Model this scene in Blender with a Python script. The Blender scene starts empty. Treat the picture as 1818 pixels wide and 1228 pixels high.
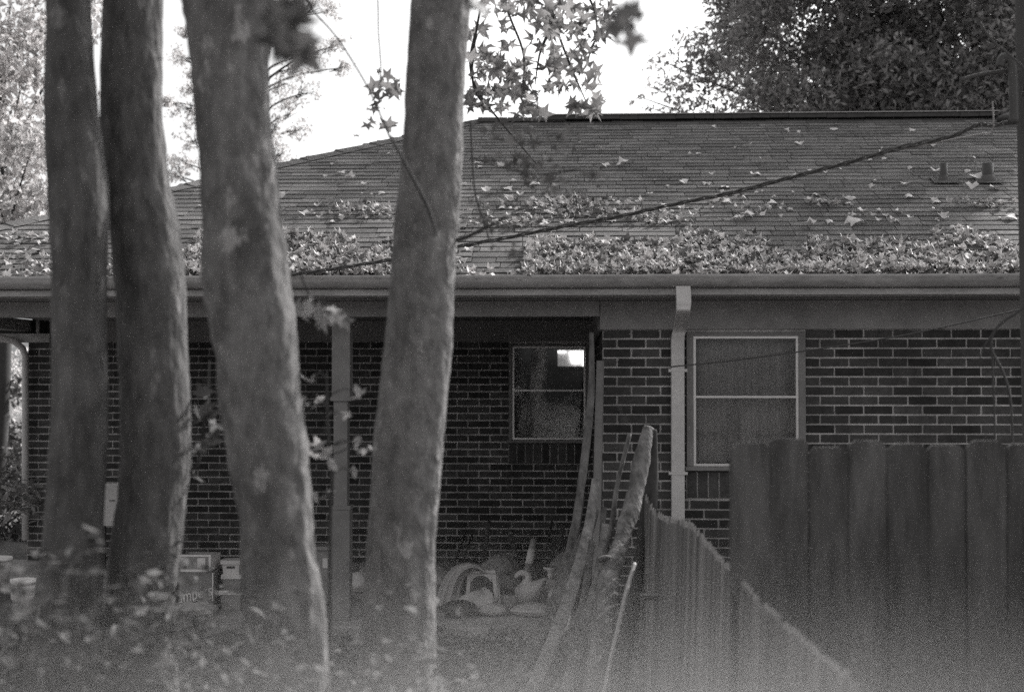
import bpy, math, random
import numpy as np
from mathutils import Vector, Matrix, noise
R = math.radians
random.seed(7); rng = np.random.default_rng(7)
scene = bpy.context.scene
col = scene.collection

# ------------------------------------------------------------------ camera, sky, sun, exposure
EYE = Vector((0, 0, 1.8)); YAW = 2.6; PITCH = 1.2; FPX = 2500.0
cam_d = bpy.data.cameras.new('camera'); cam = bpy.data.objects.new('camera', cam_d); col.objects.link(cam)
cam.location = EYE; cam.rotation_euler = (R(90+PITCH), 0, R(YAW))
cam_d.sensor_width = 36; cam_d.lens = 36*FPX/1818; cam_d.clip_start = 0.05; cam_d.clip_end = 2000
cam_d.dof.use_dof = True; cam_d.dof.focus_distance = 9.9; cam_d.dof.aperture_fstop = 2.0
scene.camera = cam
CM = cam.rotation_euler.to_matrix()
def ray(px, py): return CM @ Vector(((px-909)/FPX, (614-py)/FPX, -1))
def P(px, py, Y):
    d = ray(px, py); return EYE + d*(Y/d.y)
def PX(px, Y): return P(px, 614, Y).x
def PZ(py, Y, px=909): return P(px, py, Y).z

SUN_EL, SUN_AZ = 36, 38            # azimuth to the right of straight ahead (+y)
world = bpy.data.worlds.new('World'); scene.world = world; world.use_nodes = True
nt = world.node_tree; nt.nodes.clear()
wo = nt.nodes.new('ShaderNodeOutputWorld'); bg = nt.nodes.new('ShaderNodeBackground')
sky = nt.nodes.new('ShaderNodeTexSky'); sky.sky_type = 'NISHITA'; sky.sun_disc = False
sky.sun_elevation = R(SUN_EL); sky.sun_rotation = R(SUN_AZ); sky.dust_density = 4.0; sky.air_density = 1.2
bw = nt.nodes.new('ShaderNodeRGBToBW')
nt.links.new(sky.outputs[0], bw.inputs[0]); nt.links.new(bw.outputs[0], bg.inputs[0]); bg.inputs[1].default_value = 0.15
nt.links.new(bg.outputs[0], wo.inputs[0])
sd = bpy.data.lights.new('sun', 'SUN'); sd.energy = 3.0; sd.angle = R(0.8); sd.color = (1, .985, .97)
sun = bpy.data.objects.new('sun', sd); col.objects.link(sun)
sv = Vector((math.sin(R(SUN_AZ))*math.cos(R(SUN_EL)), math.cos(R(SUN_AZ))*math.cos(R(SUN_EL)), math.sin(R(SUN_EL))))
sun.rotation_euler = sv.to_track_quat('Z', 'Y').to_euler(); sun.location = (4, 6, 12)
vs = scene.view_settings; vs.view_transform = 'Standard'; vs.look = 'None'; vs.exposure = 0.72; vs.gamma = 1
scene.cycles.use_denoising = False; scene.cycles.use_adaptive_sampling = False; scene.cycles.filter_width = 1.5; scene.cycles.sample_clamp_indirect = 3
scene.cycles.max_bounces = 6; scene.cycles.transparent_max_bounces = 12; scene.cycles.volume_bounces = 1
scene.cycles.caustics_reflective = False; scene.cycles.caustics_refractive = False

# ------------------------------------------------------------------ helpers
def tag(o, label=None, cat=None, group=None, kind=None):
    if label: o['label'] = label
    if cat: o['category'] = cat
    if group: o['group'] = group
    if kind: o['kind'] = kind
    return o
def empty(name, loc, label, cat, group=None):
    o = bpy.data.objects.new(name, None); col.objects.link(o); o.location = loc; o.empty_display_size = .1
    return tag(o, label, cat, group)
def link(name, me, m, parent=None):
    o = bpy.data.objects.new(name, me); col.objects.link(o)
    if m is not None and not me.materials: me.materials.append(m)
    if parent is not None:
        o.parent = parent
        M = Matrix.Identity(4); p = parent
        while p is not None:
            M = Matrix.LocRotScale(p.location, p.rotation_euler, p.scale) @ M; p = p.parent
        me.transform(M.inverted())       # meshes are authored in world space
    return o
def np_mesh(name, V, F):
    """V (n,3), F (m,k)"""
    V = np.asarray(V, dtype=np.float32).reshape(-1, 3); F = np.asarray(F, dtype=np.int32)
    me = bpy.data.meshes.new(name); k = F.shape[1]
    me.vertices.add(len(V)); me.vertices.foreach_set('co', V.ravel())
    me.loops.add(F.size); me.loops.foreach_set('vertex_index', F.ravel())
    me.polygons.add(len(F)); me.polygons.foreach_set('loop_start', np.arange(0, F.size, k, dtype=np.int32))
    me.update(calc_edges=True); me.validate(); return me
class MB:
    def __init__(s): s.v = []; s.f = []; s.sm = []
    def add(s, v, f, smooth=False):
        n = len(s.v); s.v += [tuple(p) for p in v]; s.f += [tuple(i+n for i in q) for q in f]; s.sm += [smooth]*len(f)
    def box(s, x0, x1, y0, y1, z0, z1, M=None, j=0):
        v = [Vector((x, y, z)) for x in (x0, x1) for y in (y0, y1) for z in (z0, z1)]
        if j: v = [p+Vector((random.uniform(-j, j), random.uniform(-j, j), random.uniform(-j, j))) for p in v]
        if M is not None: v = [M @ p for p in v]
        s.add(v, [(0,1,3,2),(4,6,7,5),(0,4,5,1),(2,3,7,6),(0,2,6,4),(1,5,7,3)])
    def tube(s, pts, rads, n=10, cap=True, rough=0, flat=1.0, fl=1.2, smooth=True):
        pts = [Vector(p) for p in pts]; base = len(s.v); up = None
        if not hasattr(rads, '__len__'): rads = [rads]*len(pts)
        for i, p in enumerate(pts):
            t = (pts[min(i+1, len(pts)-1)] - pts[max(i-1, 0)]).normalized()
            if up is None: up = Vector((0, 1, 0)) if abs(t.y) < .9 else Vector((1, 0, 0))
            u = (up - t*up.dot(t)).normalized(); up = u; w = t.cross(u)
            for k in range(n):
                a = 2*math.pi*k/n; r = rads[i]
                if rough:
                    q = p + (u*math.cos(a)+w*math.sin(a))*r
                    r *= 1 + rough*(.7*noise.noise(Vector((q.x*3.5+7, q.y*3.5, q.z*3.5)))+noise.noise(Vector((q.x*9, q.y*9, q.z*2.2))) + .5*noise.noise(Vector((q.x*28, q.y*28, q.z*6))) + .45*noise.noise(Vector((q.x*70, q.y*70, q.z*16))))
                s.v.append(tuple(p + u*math.cos(a)*r*flat + w*math.sin(a)*r))
        for i in range(len(pts)-1):
            for k in range(n):
                a = base+i*n+k; b = base+i*n+(k+1) % n; s.f.append((a, b, b+n, a+n)); s.sm.append(smooth)
        if cap:
            s.f.append(tuple(base+k for k in reversed(range(n)))); s.sm.append(False)
            e = base+(len(pts)-1)*n; s.f.append(tuple(e+k for k in range(n))); s.sm.append(False)
    def lathe(s, prof, n=20, M=None):
        base = len(s.v)
        for r, z in prof:
            for k in range(n):
                a = 2*math.pi*k/n; p = Vector((r*math.cos(a), r*math.sin(a), z)); s.v.append(tuple(M @ p if M else p))
        for i in range(len(prof)-1):
            for k in range(n):
                a = base+i*n+k; b = base+i*n+(k+1) % n; s.f.append((a, b, b+n, a+n)); s.sm.append(True)
    def build(s, name, m, parent=None, bevel=0):
        me = bpy.data.meshes.new(name); me.from_pydata(s.v, [], s.f)
        me.polygons.foreach_set('use_smooth', s.sm); me.validate(); me.update()
        o = link(name, me, m, parent)
        if bevel:
            b = o.modifiers.new('bevel', 'BEVEL'); b.width = bevel; b.segments = 2; b.limit_method = 'ANGLE'
        return o
def spline(pts, n):
    """Catmull-Rom through points"""
    pts = [Vector(p) for p in pts]; out = []
    for i in range(len(pts)-1):
        a = pts[max(i-1, 0)]; b = pts[i]; c = pts[i+1]; d = pts[min(i+2, len(pts)-1)]
        for k in range(n):
            t = k/n
            out.append(.5*((2*b)+(c-a)*t+(2*a-5*b+4*c-d)*t*t+(3*b-a-3*c+d)*t**3))
    out.append(pts[-1]); return out
def lerp_list(v, n):
    out = []
    for i in range(len(v)-1):
        for k in range(n): out.append(v[i]+(v[i+1]-v[i])*k/n)
    return out+[v[-1]]

# ------------------------------------------------------------------ materials (a black and white world)
def grey(v): return (v*1.0, v*.972, v*.965, 1)
def mat(name, v, rough=.8, var=.25, scale=6, bump=0, bscale=40, stretch=(1,1,1), isl=0, spots=None, spec=.3, transl=0, dirt=0, metal=0, dscale=2.3):
    m = bpy.data.materials.new(name); m.use_nodes = True; t = m.node_tree; N = t.nodes; L = t.links
    pb = N['Principled BSDF']; pb.inputs['Roughness'].default_value = rough
    pb.inputs['Specular IOR Level'].default_value = spec; pb.inputs['Metallic'].default_value = metal
    tc = N.new('ShaderNodeTexCoord'); mp = N.new('ShaderNodeMapping'); mp.inputs['Scale'].default_value = stretch
    geo = N.new('ShaderNodeNewGeometry')
    L.new(geo.outputs['Position'], mp.inputs[0])
    nz = N.new('ShaderNodeTexNoise'); nz.inputs['Scale'].default_value = scale; nz.inputs['Detail'].default_value = 8; nz.inputs['Roughness'].default_value = .65
    L.new(mp.outputs[0], nz.inputs[0])
    mr = N.new('ShaderNodeMapRange'); mr.inputs['From Min'].default_value = .25; mr.inputs['From Max'].default_value = .75
    mr.inputs['To Min'].default_value = 1-var; mr.inputs['To Max'].default_value = 1+var; L.new(nz.outputs[0], mr.inputs[0])
    fac = mr.outputs[0]
    if isl:
        mi = N.new('ShaderNodeMapRange'); mi.inputs['To Min'].default_value = 1-isl; mi.inputs['To Max'].default_value = 1+isl
        L.new(geo.outputs['Random Per Island'], mi.inputs[0])
        mu = N.new('ShaderNodeMath'); mu.operation = 'MULTIPLY'; L.new(fac, mu.inputs[0]); L.new(mi.outputs[0], mu.inputs[1]); fac = mu.outputs[0]
    if dirt:
        n3 = N.new('ShaderNodeTexNoise'); n3.inputs['Scale'].default_value = dscale; n3.inputs['Detail'].default_value = 10; n3.inputs['Roughness'].default_value = .7
        L.new(mp.outputs[0], n3.inputs[0])
        m3 = N.new('ShaderNodeMapRange'); m3.inputs['From Min'].default_value = .42; m3.inputs['From Max'].default_value = .62
        m3.inputs['To Min'].default_value = 1; m3.inputs['To Max'].default_value = 1-dirt; L.new(n3.outputs[0], m3.inputs[0])
        mu = N.new('ShaderNodeMath'); mu.operation = 'MULTIPLY'; L.new(fac, mu.inputs[0]); L.new(m3.outputs[0], mu.inputs[1]); fac = mu.outputs[0]
    vm = N.new('ShaderNodeMix'); vm.data_type = 'RGBA'; vm.blend_type = 'MULTIPLY'; vm.inputs[0].default_value = 1
    vm.inputs[6].default_value = grey(v); L.new(fac, vm.inputs[7]); colr = vm.outputs[2]
    if spots:   # (value, scale, threshold)
        n2 = N.new('ShaderNodeTexNoise'); n2.inputs['Scale'].default_value = spots[1]; n2.inputs['Detail'].default_value = 4; n2.inputs['Roughness'].default_value = .6
        L.new(mp.outputs[0], n2.inputs[0])
        m2 = N.new('ShaderNodeMapRange'); m2.inputs['From Min'].default_value = spots[2]; m2.inputs['From Max'].default_value = spots[2]+.07; L.new(n2.outputs[0], m2.inputs[0])
        v2 = N.new('ShaderNodeMix'); v2.data_type = 'RGBA'; L.new(m2.outputs[0], v2.inputs[0]); L.new(colr, v2.inputs[6]); v2.inputs[7].default_value = grey(spots[0]); colr = v2.outputs[2]
    L.new(colr, pb.inputs['Base Color'])
    if bump:
        nb = N.new('ShaderNodeTexNoise'); nb.inputs['Scale'].default_value = bscale; nb.inputs['Detail'].default_value = 6; L.new(mp.outputs[0], nb.inputs[0])
        bp = N.new('ShaderNodeBump'); bp.inputs['Strength'].default_value = bump; bp.inputs['Distance'].default_value = .02; L.new(nb.outputs[0], bp.inputs['Height']); L.new(bp.outputs[0], pb.inputs['Normal'])
    if transl:
        tr = N.new('ShaderNodeBsdfTranslucent'); L.new(colr, tr.inputs[0]); mx = N.new('ShaderNodeMixShader'); mx.inputs[0].default_value = transl
        L.new(pb.outputs[0], mx.inputs[1]); L.new(tr.outputs[0], mx.inputs[2]); L.new(mx.outputs[0], N['Material Output'].inputs['Surface'])
    return m
M_ = {}
M_['brick'] = mat('brick', .09, .9, .35, 14, .6, 120, isl=.42, dirt=.25, spots=(.14, 5, .62))
M_['mortar'] = mat('mortar', .72, .95, .3, 9, .5, 150, dirt=.4)
M_['shingle'] = mat('shingle', .18, .95, .3, 60, .6, 220, isl=.28, spots=None, dirt=.3)
M_['roofdeck'] = mat('roofdeck', .10, .95, .2, 20)
M_['paint'] = mat('weathered_paint', .52, .55, .12, 8, .08, 60, dirt=.18)
M_['gutter'] = mat('gutter_metal', .48, .4, .18, 10, .1, 40, stretch=(1,1,3), dirt=.3, spec=.5)
M_['downspout'] = mat('downspout_paint', .75, .45, .10, 18, .12, 90, dirt=.12, spec=.5)
M_['trim_dark'] = mat('dull_paint', .30, .7, .15, 7, .1, 60, dirt=.2)
M_['eave_paint'] = mat('eave_paint', .37, .6, .14, 8, .08, 60, dirt=.2)
M_['white'] = mat('reflection_rim_white', .9, .4, .06, 10, dirt=.1)
M_['sash'] = mat('pale_sash_metal', .8, .4, .06, 10, metal=.45, spec=.6)
M_['concrete'] = mat('concrete', .50, .9, .25, 5, .4, 60, dirt=.4)
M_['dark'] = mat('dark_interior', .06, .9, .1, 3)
M_['curtain'] = mat('curtain', .58, .9, .15, 3, .2, 8, stretch=(6,1,.3))
M_['bark'] = mat('bark', .19, .95, .5, 22, 1.0, 30, stretch=(1,1,.5), spots=(.36, 13, .60), dirt=.45, dscale=9)
M_['bark_dark'] = mat('dark_bark', .13, .95, .5, 20, 1.0, 32, stretch=(1,1,.4), spots=(.22, 13, .62), dirt=.4, dscale=9)
M_['bark_mid'] = mat('grey_bark', .155, .95, .5, 21, 1.0, 32, stretch=(1,1,.4), spots=(.26, 13, .62), dirt=.4, dscale=9)
M_['bark_pale'] = mat('pale_bark', .23, .95, .45, 24, 1.0, 32, stretch=(1,1,.6), spots=(.38, 14, .62), dirt=.35, dscale=11)
M_['twig'] = mat('twig', .07, .9, .3, 20)
M_['deadwood'] = mat('grey_deadwood', .21, .9, .6, 20, 1, 40, stretch=(1,1,.15), dirt=.5, dscale=9)
M_['plank'] = mat('weathered_plank', .17, .9, .6, 26, .8, 60, stretch=(1,1,.1), isl=.2, dirt=.4, dscale=8)
M_['plank_p'] = mat('pale_plank', .30, .9, .5, 26, .8, 60, stretch=(1,1,.08), dirt=.4, dscale=8)
M_['fence'] = mat('fence_board', .13, .95, .5, 11, .7, 70, stretch=(1,1,.18), isl=.14, spots=(.05, 7, .66), dirt=.45, dscale=6)
M_['picket'] = mat('stockade_picket', .22, .95, .4, 14, .6, 70, stretch=(1,1,.08), isl=.35, dirt=.2)
M_['litter'] = mat('dry_leaf', .48, .7, .3, 25, 0, isl=.8, transl=.12, spec=.4)
M_['tip'] = mat('sunlit_tip', .34, .9, .35, 20, .4, 60)  # paler colour stands in for sunlight along the picket tops
M_['litter_g'] = mat('ground_leaf', .25, .8, .3, 20, isl=.6, transl=.2)
M_['leaf_star'] = mat('sweetgum_leaf', .24, .7, .2, 10, isl=.4, transl=.62)
M_['litter_s'] = mat('single_dry_leaf', .72, .7, .15, 25, 0, transl=.1)
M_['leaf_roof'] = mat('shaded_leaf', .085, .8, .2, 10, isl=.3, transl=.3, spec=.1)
M_['leaf_big'] = mat('broad_leaf', .11, .6, .2, 10, isl=.35, transl=.35)
M_['leaf_dark'] = mat('evergreen_leaf', .34, .38, .3, 2, isl=.6, transl=.4, spec=.7)
M_['leaf_light'] = mat('pale_autumn_leaf', .62, .5, .2, 3, isl=.55, transl=.55, spec=.6)
M_['leaf_shrub'] = mat('shrub_leaf', .10, .65, .2, 8, isl=.55, transl=.15, spec=.25)
M_['leaf_sap'] = mat('sapling_leaf', .42, .5, .2, 8, isl=.35, transl=.3, spec=.5)
M_['soil'] = mat('soil', .15, .95, .45, 3, .6, 30)
M_['plastic_w'] = mat('white_plastic', .85, .4, .1, 12, dirt=.25)
M_['plastic_g'] = mat('grey_plastic', .36, .5, .12, 10, dirt=.2)
M_['card'] = mat('cardboard', .28, .85, .15, 14, dirt=.3)
M_['cloth'] = mat('cloth', .50, .9, .2, 10, .4, 30)
M_['swan'] = mat('white_ceramic', .85, .4, .15, 14, dirt=.35)
M_['metal_d'] = mat('dark_metal', .09, .5, .2, 10)
M_['cable'] = mat('cable_sheath', .10, .6, .2, 10)
M_['pole'] = mat('utility_pole_wood', .10, .95, .35, 12, .8, 50, stretch=(1,1,.1))
# window glass
g = bpy.data.materials.new('window_glass'); g.use_nodes = True; t = g.node_tree; t.nodes.clear()
out = t.nodes.new('ShaderNodeOutputMaterial'); mx = t.nodes.new('ShaderNodeMixShader'); tb = t.nodes.new('ShaderNodeBsdfTransparent'); gl = t.nodes.new('ShaderNodeBsdfGlossy')
fr = t.nodes.new('ShaderNodeFresnel'); fr.inputs[0].default_value = 1.6; gl.inputs['Roughness'].default_value = .04; gl.inputs[0].default_value = (.9,.9,.9,1); tb.inputs[0].default_value = (.93,.93,.93,1)
nz = t.nodes.new('ShaderNodeTexNoise'); nz.inputs['Scale'].default_value = 3; bp = t.nodes.new('ShaderNodeBump'); bp.inputs['Strength'].default_value = .15; bp.inputs['Distance'].default_value = .01
t.links.new(nz.outputs[0], bp.inputs['Height']); t.links.new(bp.outputs[0], gl.inputs['Normal'])
t.links.new(fr.outputs[0], mx.inputs[0]); t.links.new(tb.outputs[0], mx.inputs[1]); t.links.new(gl.outputs[0], mx.inputs[2]); t.links.new(mx.outputs[0], out.inputs[0])
M_['glass'] = g
e = bpy.data.materials.new('glass_reflection'); e.use_nodes = True  # emission stands in for light reflected in the porch window
e.node_tree.nodes['Principled BSDF'].inputs['Emission Color'].default_value = (1, .98, .97, 1); e.node_tree.nodes['Principled BSDF'].inputs['Emission Strength'].default_value = 1.6
M_['lit'] = e

# ------------------------------------------------------------------ ground
def ground():
    n = 70; xs = np.concatenate([np.linspace(-150, -12, 8), np.linspace(-10, 12, n), np.linspace(14, 150, 8)])
    ys = np.concatenate([np.linspace(-60, -3, 5), np.linspace(-2, 24, n), np.linspace(27, 300, 9)])
    V = []; 
    for y in ys:
        for x in xs:
            inside = (y > 9.6)
            z = 0 if inside else .05*noise.noise(Vector((x*.6, y*.6, 0)))+.02*noise.noise(Vector((x*3, y*3, 1)))
            V.append((x, y, z))
    w = len(xs); F = [(j*w+i, j*w+i+1, (j+1)*w+i+1, (j+1)*w+i) for j in range(len(ys)-1) for i in range(w-1)]
    tag(link('ground', np_mesh('ground', V, F), M_['soil']), kind='structure')
ground()

# ------------------------------------------------------------------ house
Y1, Y2, YE, YR = 10.0, 13.1, 9.5, 14.2
zSOF = PZ(524, YE); zGT = PZ(488, YE-.13); zGB = PZ(510, YE-.1)
xL = PX(850, YR) - (YR-YE)*1.0
zE = zGT-.02; zR = PZ(212, YR, 1200)
xRE = PX(850, YR); XR = 11.0
xB0 = PX(50, Y2); xPier = PX(1070, Y1)
house = empty('brick_house', (0, Y1, 0), 'low brick house with shingle hip roof, leaf filled gutter and a recessed porch', 'house')

BW_, BH_, MJ = .2035, .0668, .013
def brick_wall(name, x0, x1, z0, z1, y, openings, top, side=None, thick=.1):
    """wall facing -y; side: -1 => wall facing -x at x=y value (runs along y)"""
    b = MB(); rows = int((z1-z0)/BH_)+2
    def put(a, c, lo, hi, dpt):
        if side: b.box(y-dpt, y+.06, a, c, lo, hi, j=.0011)
        else: b.box(a, c, y-dpt, y+.06, lo, hi, j=.0011)
    for r in range(rows):
        hi = top - r*BH_ - MJ*.5; lo = top-(r+1)*BH_+MJ*.5
        if hi < z0: break
        off = (r % 2)*BW_/2; x = x0 - off
        while x < x1:
            a = max(x+MJ*.5+random.uniform(-.0015, .0015), x0); c = min(x+BW_-MJ*.5+random.uniform(-.0015, .0015), x1)
            spans = [(a, c)]
            for (ox0, ox1, oz0, oz1) in openings:
                if hi > oz0+.01 and lo < oz1-.01:
                    ns = []
                    for (p, q) in spans:
                        if q <= ox0 or p >= ox1: ns.append((p, q))
                        else:
                            if p < ox0: ns.append((p, ox0))
                            if q > ox1: ns.append((ox1, q))
                    spans = ns
            for (p, q) in spans:
                if q-p > .02: put(p, q, max(lo, z0), hi, random.uniform(-.0015, .002))
            x += BW_
    w = b.build(name, M_['brick'], house)
    m = MB()
    def mslab(a, c, lo, hi):
        if side: m.box(y+.008, y+thick, a, c, lo, hi)
        else: m.box(a, c, y+.008, y+thick, lo, hi)
    xs = sorted({x0, x1} | {v for o in openings for v in o[:2]})
    for a, c in zip(xs[:-1], xs[1:]):
        z = z0
        for o in sorted([o for o in openings if o[0] <= a+1e-6 and o[1] >= c-1e-6], key=lambda o: o[2]):
            if o[2] > z: mslab(a, c, z, o[2])
            z = o[3]
        if z < top: mslab(a, c, z, top)
    m.build('mortar', M_['mortar'], w)
    return w
def soldier(x0, x1, ztop, y, h=.19):
    b = MB(); p = .0765; x = x0
    while x < x1-.02:
        b.box(x+.005, min(x+p-.005, x1), y-.012, y+.05, ztop-h, ztop-.006, j=.001); x += p
    m = b.build('sill_bricks', M_['brick'], house)
    k = MB(); k.box(x0, x1, y-.004, y+.05, ztop-h+.002, ztop-.01); k.build('mortar', M_['mortar'], m)

topF = PZ(585, Y1); topB = PZ(606, Y2)
# right (front) wall
wo1 = (PX(1218, Y1), PX(1430, Y1), PZ(834, Y1), PZ(590, Y1))
brick_wall('wall', xPier, XR-.3, 0, topF, Y1, [wo1, (wo1[0], wo1[1], PZ(834, Y1)-.19, PZ(834, Y1)+.005)], topF)
soldier(wo1[0], wo1[1], wo1[2], Y1)
# return wall of the recess, facing left
brick_wall('return_wall', Y1+.115, Y2, 0, topB, xPier, [], topB, side=-1)
# back wall of the porch
wo2 = (PX(903, Y2), PX(1046, Y2), PZ(786, Y2), PZ(611, Y2))
brick_wall('porch_wall', xB0, xPier, .05, topB, Y2, [wo2, (wo2[0], wo2[1], wo2[2]-.19, wo2[2]+.005)], topB)
soldier(wo2[0], wo2[1], wo2[2], Y2)
# left end wall of the house (beyond the porch) and rear/right walls
b = MB(); b.box(xB0, xB0+.1, Y2+.1, 18.3, 0, zSOF); b.box(xB0+.1, XR-.3, 18.2, 18.3, 0, zSOF); b.box(XR-.4, XR-.3, Y1+.1, 18.2, 0, zSOF)
b.build('rear_wall', M_['brick'], house)
# dark rooms behind the glass
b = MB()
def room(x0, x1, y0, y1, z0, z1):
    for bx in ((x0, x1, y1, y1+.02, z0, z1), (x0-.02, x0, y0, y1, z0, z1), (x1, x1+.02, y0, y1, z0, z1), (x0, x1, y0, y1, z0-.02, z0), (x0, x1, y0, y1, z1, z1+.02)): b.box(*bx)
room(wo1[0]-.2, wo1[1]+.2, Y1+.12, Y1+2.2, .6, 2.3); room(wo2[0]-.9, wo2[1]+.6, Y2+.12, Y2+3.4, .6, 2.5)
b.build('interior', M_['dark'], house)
# glowing shapes behind the porch window stand in for a reflection in its glass
yf = Y2+3.3
b = MB(); b.add([P(1010, 624, yf), P(1031, 624, yf), P(1028, 645, yf), P(1015, 645, yf), P(1010, 624, yf+.02), P(1031, 624, yf+.02), P(1028, 645, yf+.02), P(1015, 645, yf+.02)], [(0,1,2,3),(4,7,6,5),(0,4,5,1),(1,5,6,2),(2,6,7,3),(3,7,4,0)]); b.box(P(1034, 630, yf).x, P(1038, 630, yf).x, yf, yf+.02, PZ(650, yf), PZ(623, yf))
b.box(P(990, 630, yf).x, P(1005, 630, yf).x, yf, yf+.02, PZ(626, yf), PZ(623, yf))
lw = b.build('reflection_glow', M_['lit'], house)
ml = M_['lit'].copy(); ml.name = 'dim_reflection'; ml.node_tree.nodes['Principled BSDF'].inputs['Emission Strength'].default_value = .09  # weaker glow for the soft part of the same reflection
b = MB(); b.box(P(990, 630, yf).x, P(1040, 630, yf).x, yf+.03, yf+.04, PZ(650, yf), PZ(621, yf)); b.build('reflection_halo', ml, lw)
b = MB(); b.box(P(988, 630, yf).x, P(1040, 630, yf).x, yf-.06, yf-.05, PZ(658, yf), PZ(650, yf)); b.build('reflection_rim', M_['white'], lw)  # pale bar added under the reflection shapes
# windows
def window(wo, y, sash, rail_px, fw=.034, curtain=None):
    x0, x1, z0, z1 = wo
    f = MB()
    cs = sash
    f.box(x0+.002, x0+cs, y-.018, y+.09, z0+.03, z1-.002); f.box(x1-cs, x1-.002, y-.018, y+.09, z0+.03, z1-.002)
    f.box(x0+cs, x1-cs, y-.018, y+.09, z1-cs*.55, z1-.002)
    win = f.build('window', M_['trim_dark'], house, bevel=.003)
    s = MB(); s.box(x0-.01, x1+.01, y-.05, y+.09, z0+.001, z0+.03); s.build('sill', M_['trim_dark'], win, bevel=.004)
    q = MB(); a = x0+cs+.001; c = x1-cs-.001; lo = z0+.032; hi = z1-cs*.55-.001; w = fw*.5; yy = y-.008
    q.box(a, a+w, yy, yy+.05, lo, hi); q.box(c-w, c, yy, yy+.05, lo, hi); q.box(a+w, c-w, yy, yy+.05, hi-w, hi); q.box(a+w, c-w, yy, yy+.05, lo, lo+w)
    q.build('sash_frame', M_['sash'], win)
    q = MB(); zr = rail_px; q.box(a+w, c-w, yy+.002, yy+.048, zr-.007, zr+.007); q.build('meeting_rail', M_['sash'], win)
    q = MB(); q.box(a+w, c-w, y+.035, y+.039, lo+w, hi-w); q.build('pane', M_['glass'], win)
    return win, (a+w, c-w, lo+w, hi-w)
wr, g1 = window(wo1, Y1, .05, PZ(704, Y1))
# curtain with folds behind the right-hand window
def curtain(x0, x1, z0, z1, y, m, par, amp=.012):
    n = 60; V = []; F = []
    for i in range(n+1):
        x = x0+(x1-x0)*i/n; yy = y+amp*math.sin(i*.9)+amp*.6*math.sin(i*2.3+1)
        V += [(x, yy, z0), (x, yy, z1)]
    for i in range(n): F.append((2*i, 2*i+2, 2*i+3, 2*i+1))
    link('curtain', np_mesh('curtain', V, F), m, par)
curtain(g1[0]-.02, g1[1]+.02, g1[2], g1[3], Y1+.16, M_['curtain'], wr)
wl, g2 = window(wo2, Y2, .035, PZ(693, Y2), fw=.032)
b = MB(); b.box(g2[0], g2[1], Y2+.06, Y2+.085, PZ(657, Y2)-.008, PZ(657, Y2)+.008); b.build('blind_bar', M_['dark'], wl)

# soffit, frieze, beams, ceiling
b = MB(); b.box(xL+.05, XR, YE, Y1-.005, zSOF-.012, zSOF); b.box(xPier+.002, XR, Y1-.004, Y2+5, zSOF-.012, zSOF); b.build('soffit', M_['eave_paint'], house)
b = MB(); b.box(xPier-.02, XR-.3, Y1-.022, Y1+.02, topF, zSOF-.014); b.build('frieze_board', M_['eave_paint'], house, bevel=.003)
zBM = PZ(562, Y1)
b = MB(); b.box(xL+.45, xPier-.022, Y1-.03, Y1+.09, zBM, zSOF-.014); b.build('porch_beam', M_['eave_paint'], house, bevel=.003)
b = MB(); b.box(PX(92, Y2), xPier, Y1+.1, Y2+.1, zSOF-.03, zSOF-.014); b.build('porch_ceiling', M_['trim_dark'], house)
b = MB(); b.box(PX(92, Y2), xPier-.01, Y2-.03, Y2+.08, topB+.001, zSOF-.032); b.build('porch_frieze', M_['trim_dark'], house)
b = MB(); b.box(xPier-.03, xPier-.005, Y1+.095, Y2-.035, topB+.003, zSOF-.032); b.box(PX(1054, Y2)-.005, xPier-.032, Y2-.05, Y2-.031, .1, topB); b.build('corner_board', M_['trim_dark'], house)
# left end of the porch: header board, dark panel as shade of the open gap, strut
b = MB(); b.box(PX(-40, Y2), PX(92, Y2)-.003, Y2-.05, Y2+.05, topB-.005, PZ(591, Y2)); b.build('end_header', M_['paint'], house, bevel=.003)
b = MB(); b.box(PX(66, Y2), PX(71, Y2), Y2-.03, Y2, PZ(591, Y2), zSOF-.014); b.build('strut', M_['paint'], house)
b = MB(); b.box(PX(-40, Y2), PX(92, Y2), Y2+.06, Y2+.1, PZ(591, Y2), zSOF-.014); b.build('gap_shade_panel', M_['dark'], house)
b = MB(); b.box(xL+.4, xL+.52, Y1+.1, Y2+.05, zBM, zSOF-.014); b.build('side_beam', M_['paint'], house)
# porch slab
b = MB(); b.box(xL+.3, xPier-.01, Y1-.25, Y2+.05, -.2, .06); b.build('porch_slab', M_['concrete'], house, bevel=.01)
# porch posts
def post(px, name='porch_post'):
    x = PX(px, Y1+.03); y = Y1+.03; b = MB(); h = .066
    b.box(x-h, x+h, y-h, y+h, PZ(706, Y1), zBM); b.box(x-h+.012, x+h-.02, y-h+.012, y+h-.012, PZ(900, Y1), PZ(706, Y1)-.001)
    b.box(x-h, x+h, y-h, y+h, .061, PZ(900, Y1)-.001)
    o = b.build(name, M_['trim_dark'], house, bevel=.005)
    b = MB(); b.box(x-h-.008, x+h+.008, y-h-.008, y+h+.008, PZ(712, Y1), PZ(704, Y1)); b.build('collar', M_['trim_dark'], o, bevel=.003); b = MB(); b.box(x-h-.006, x+h+.006, y-h-.006, y+h+.006, PZ(905, Y1), PZ(898, Y1)); b.build('collar', M_['trim_dark'], o, bevel=.003)
post(608); post(-205)

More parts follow.
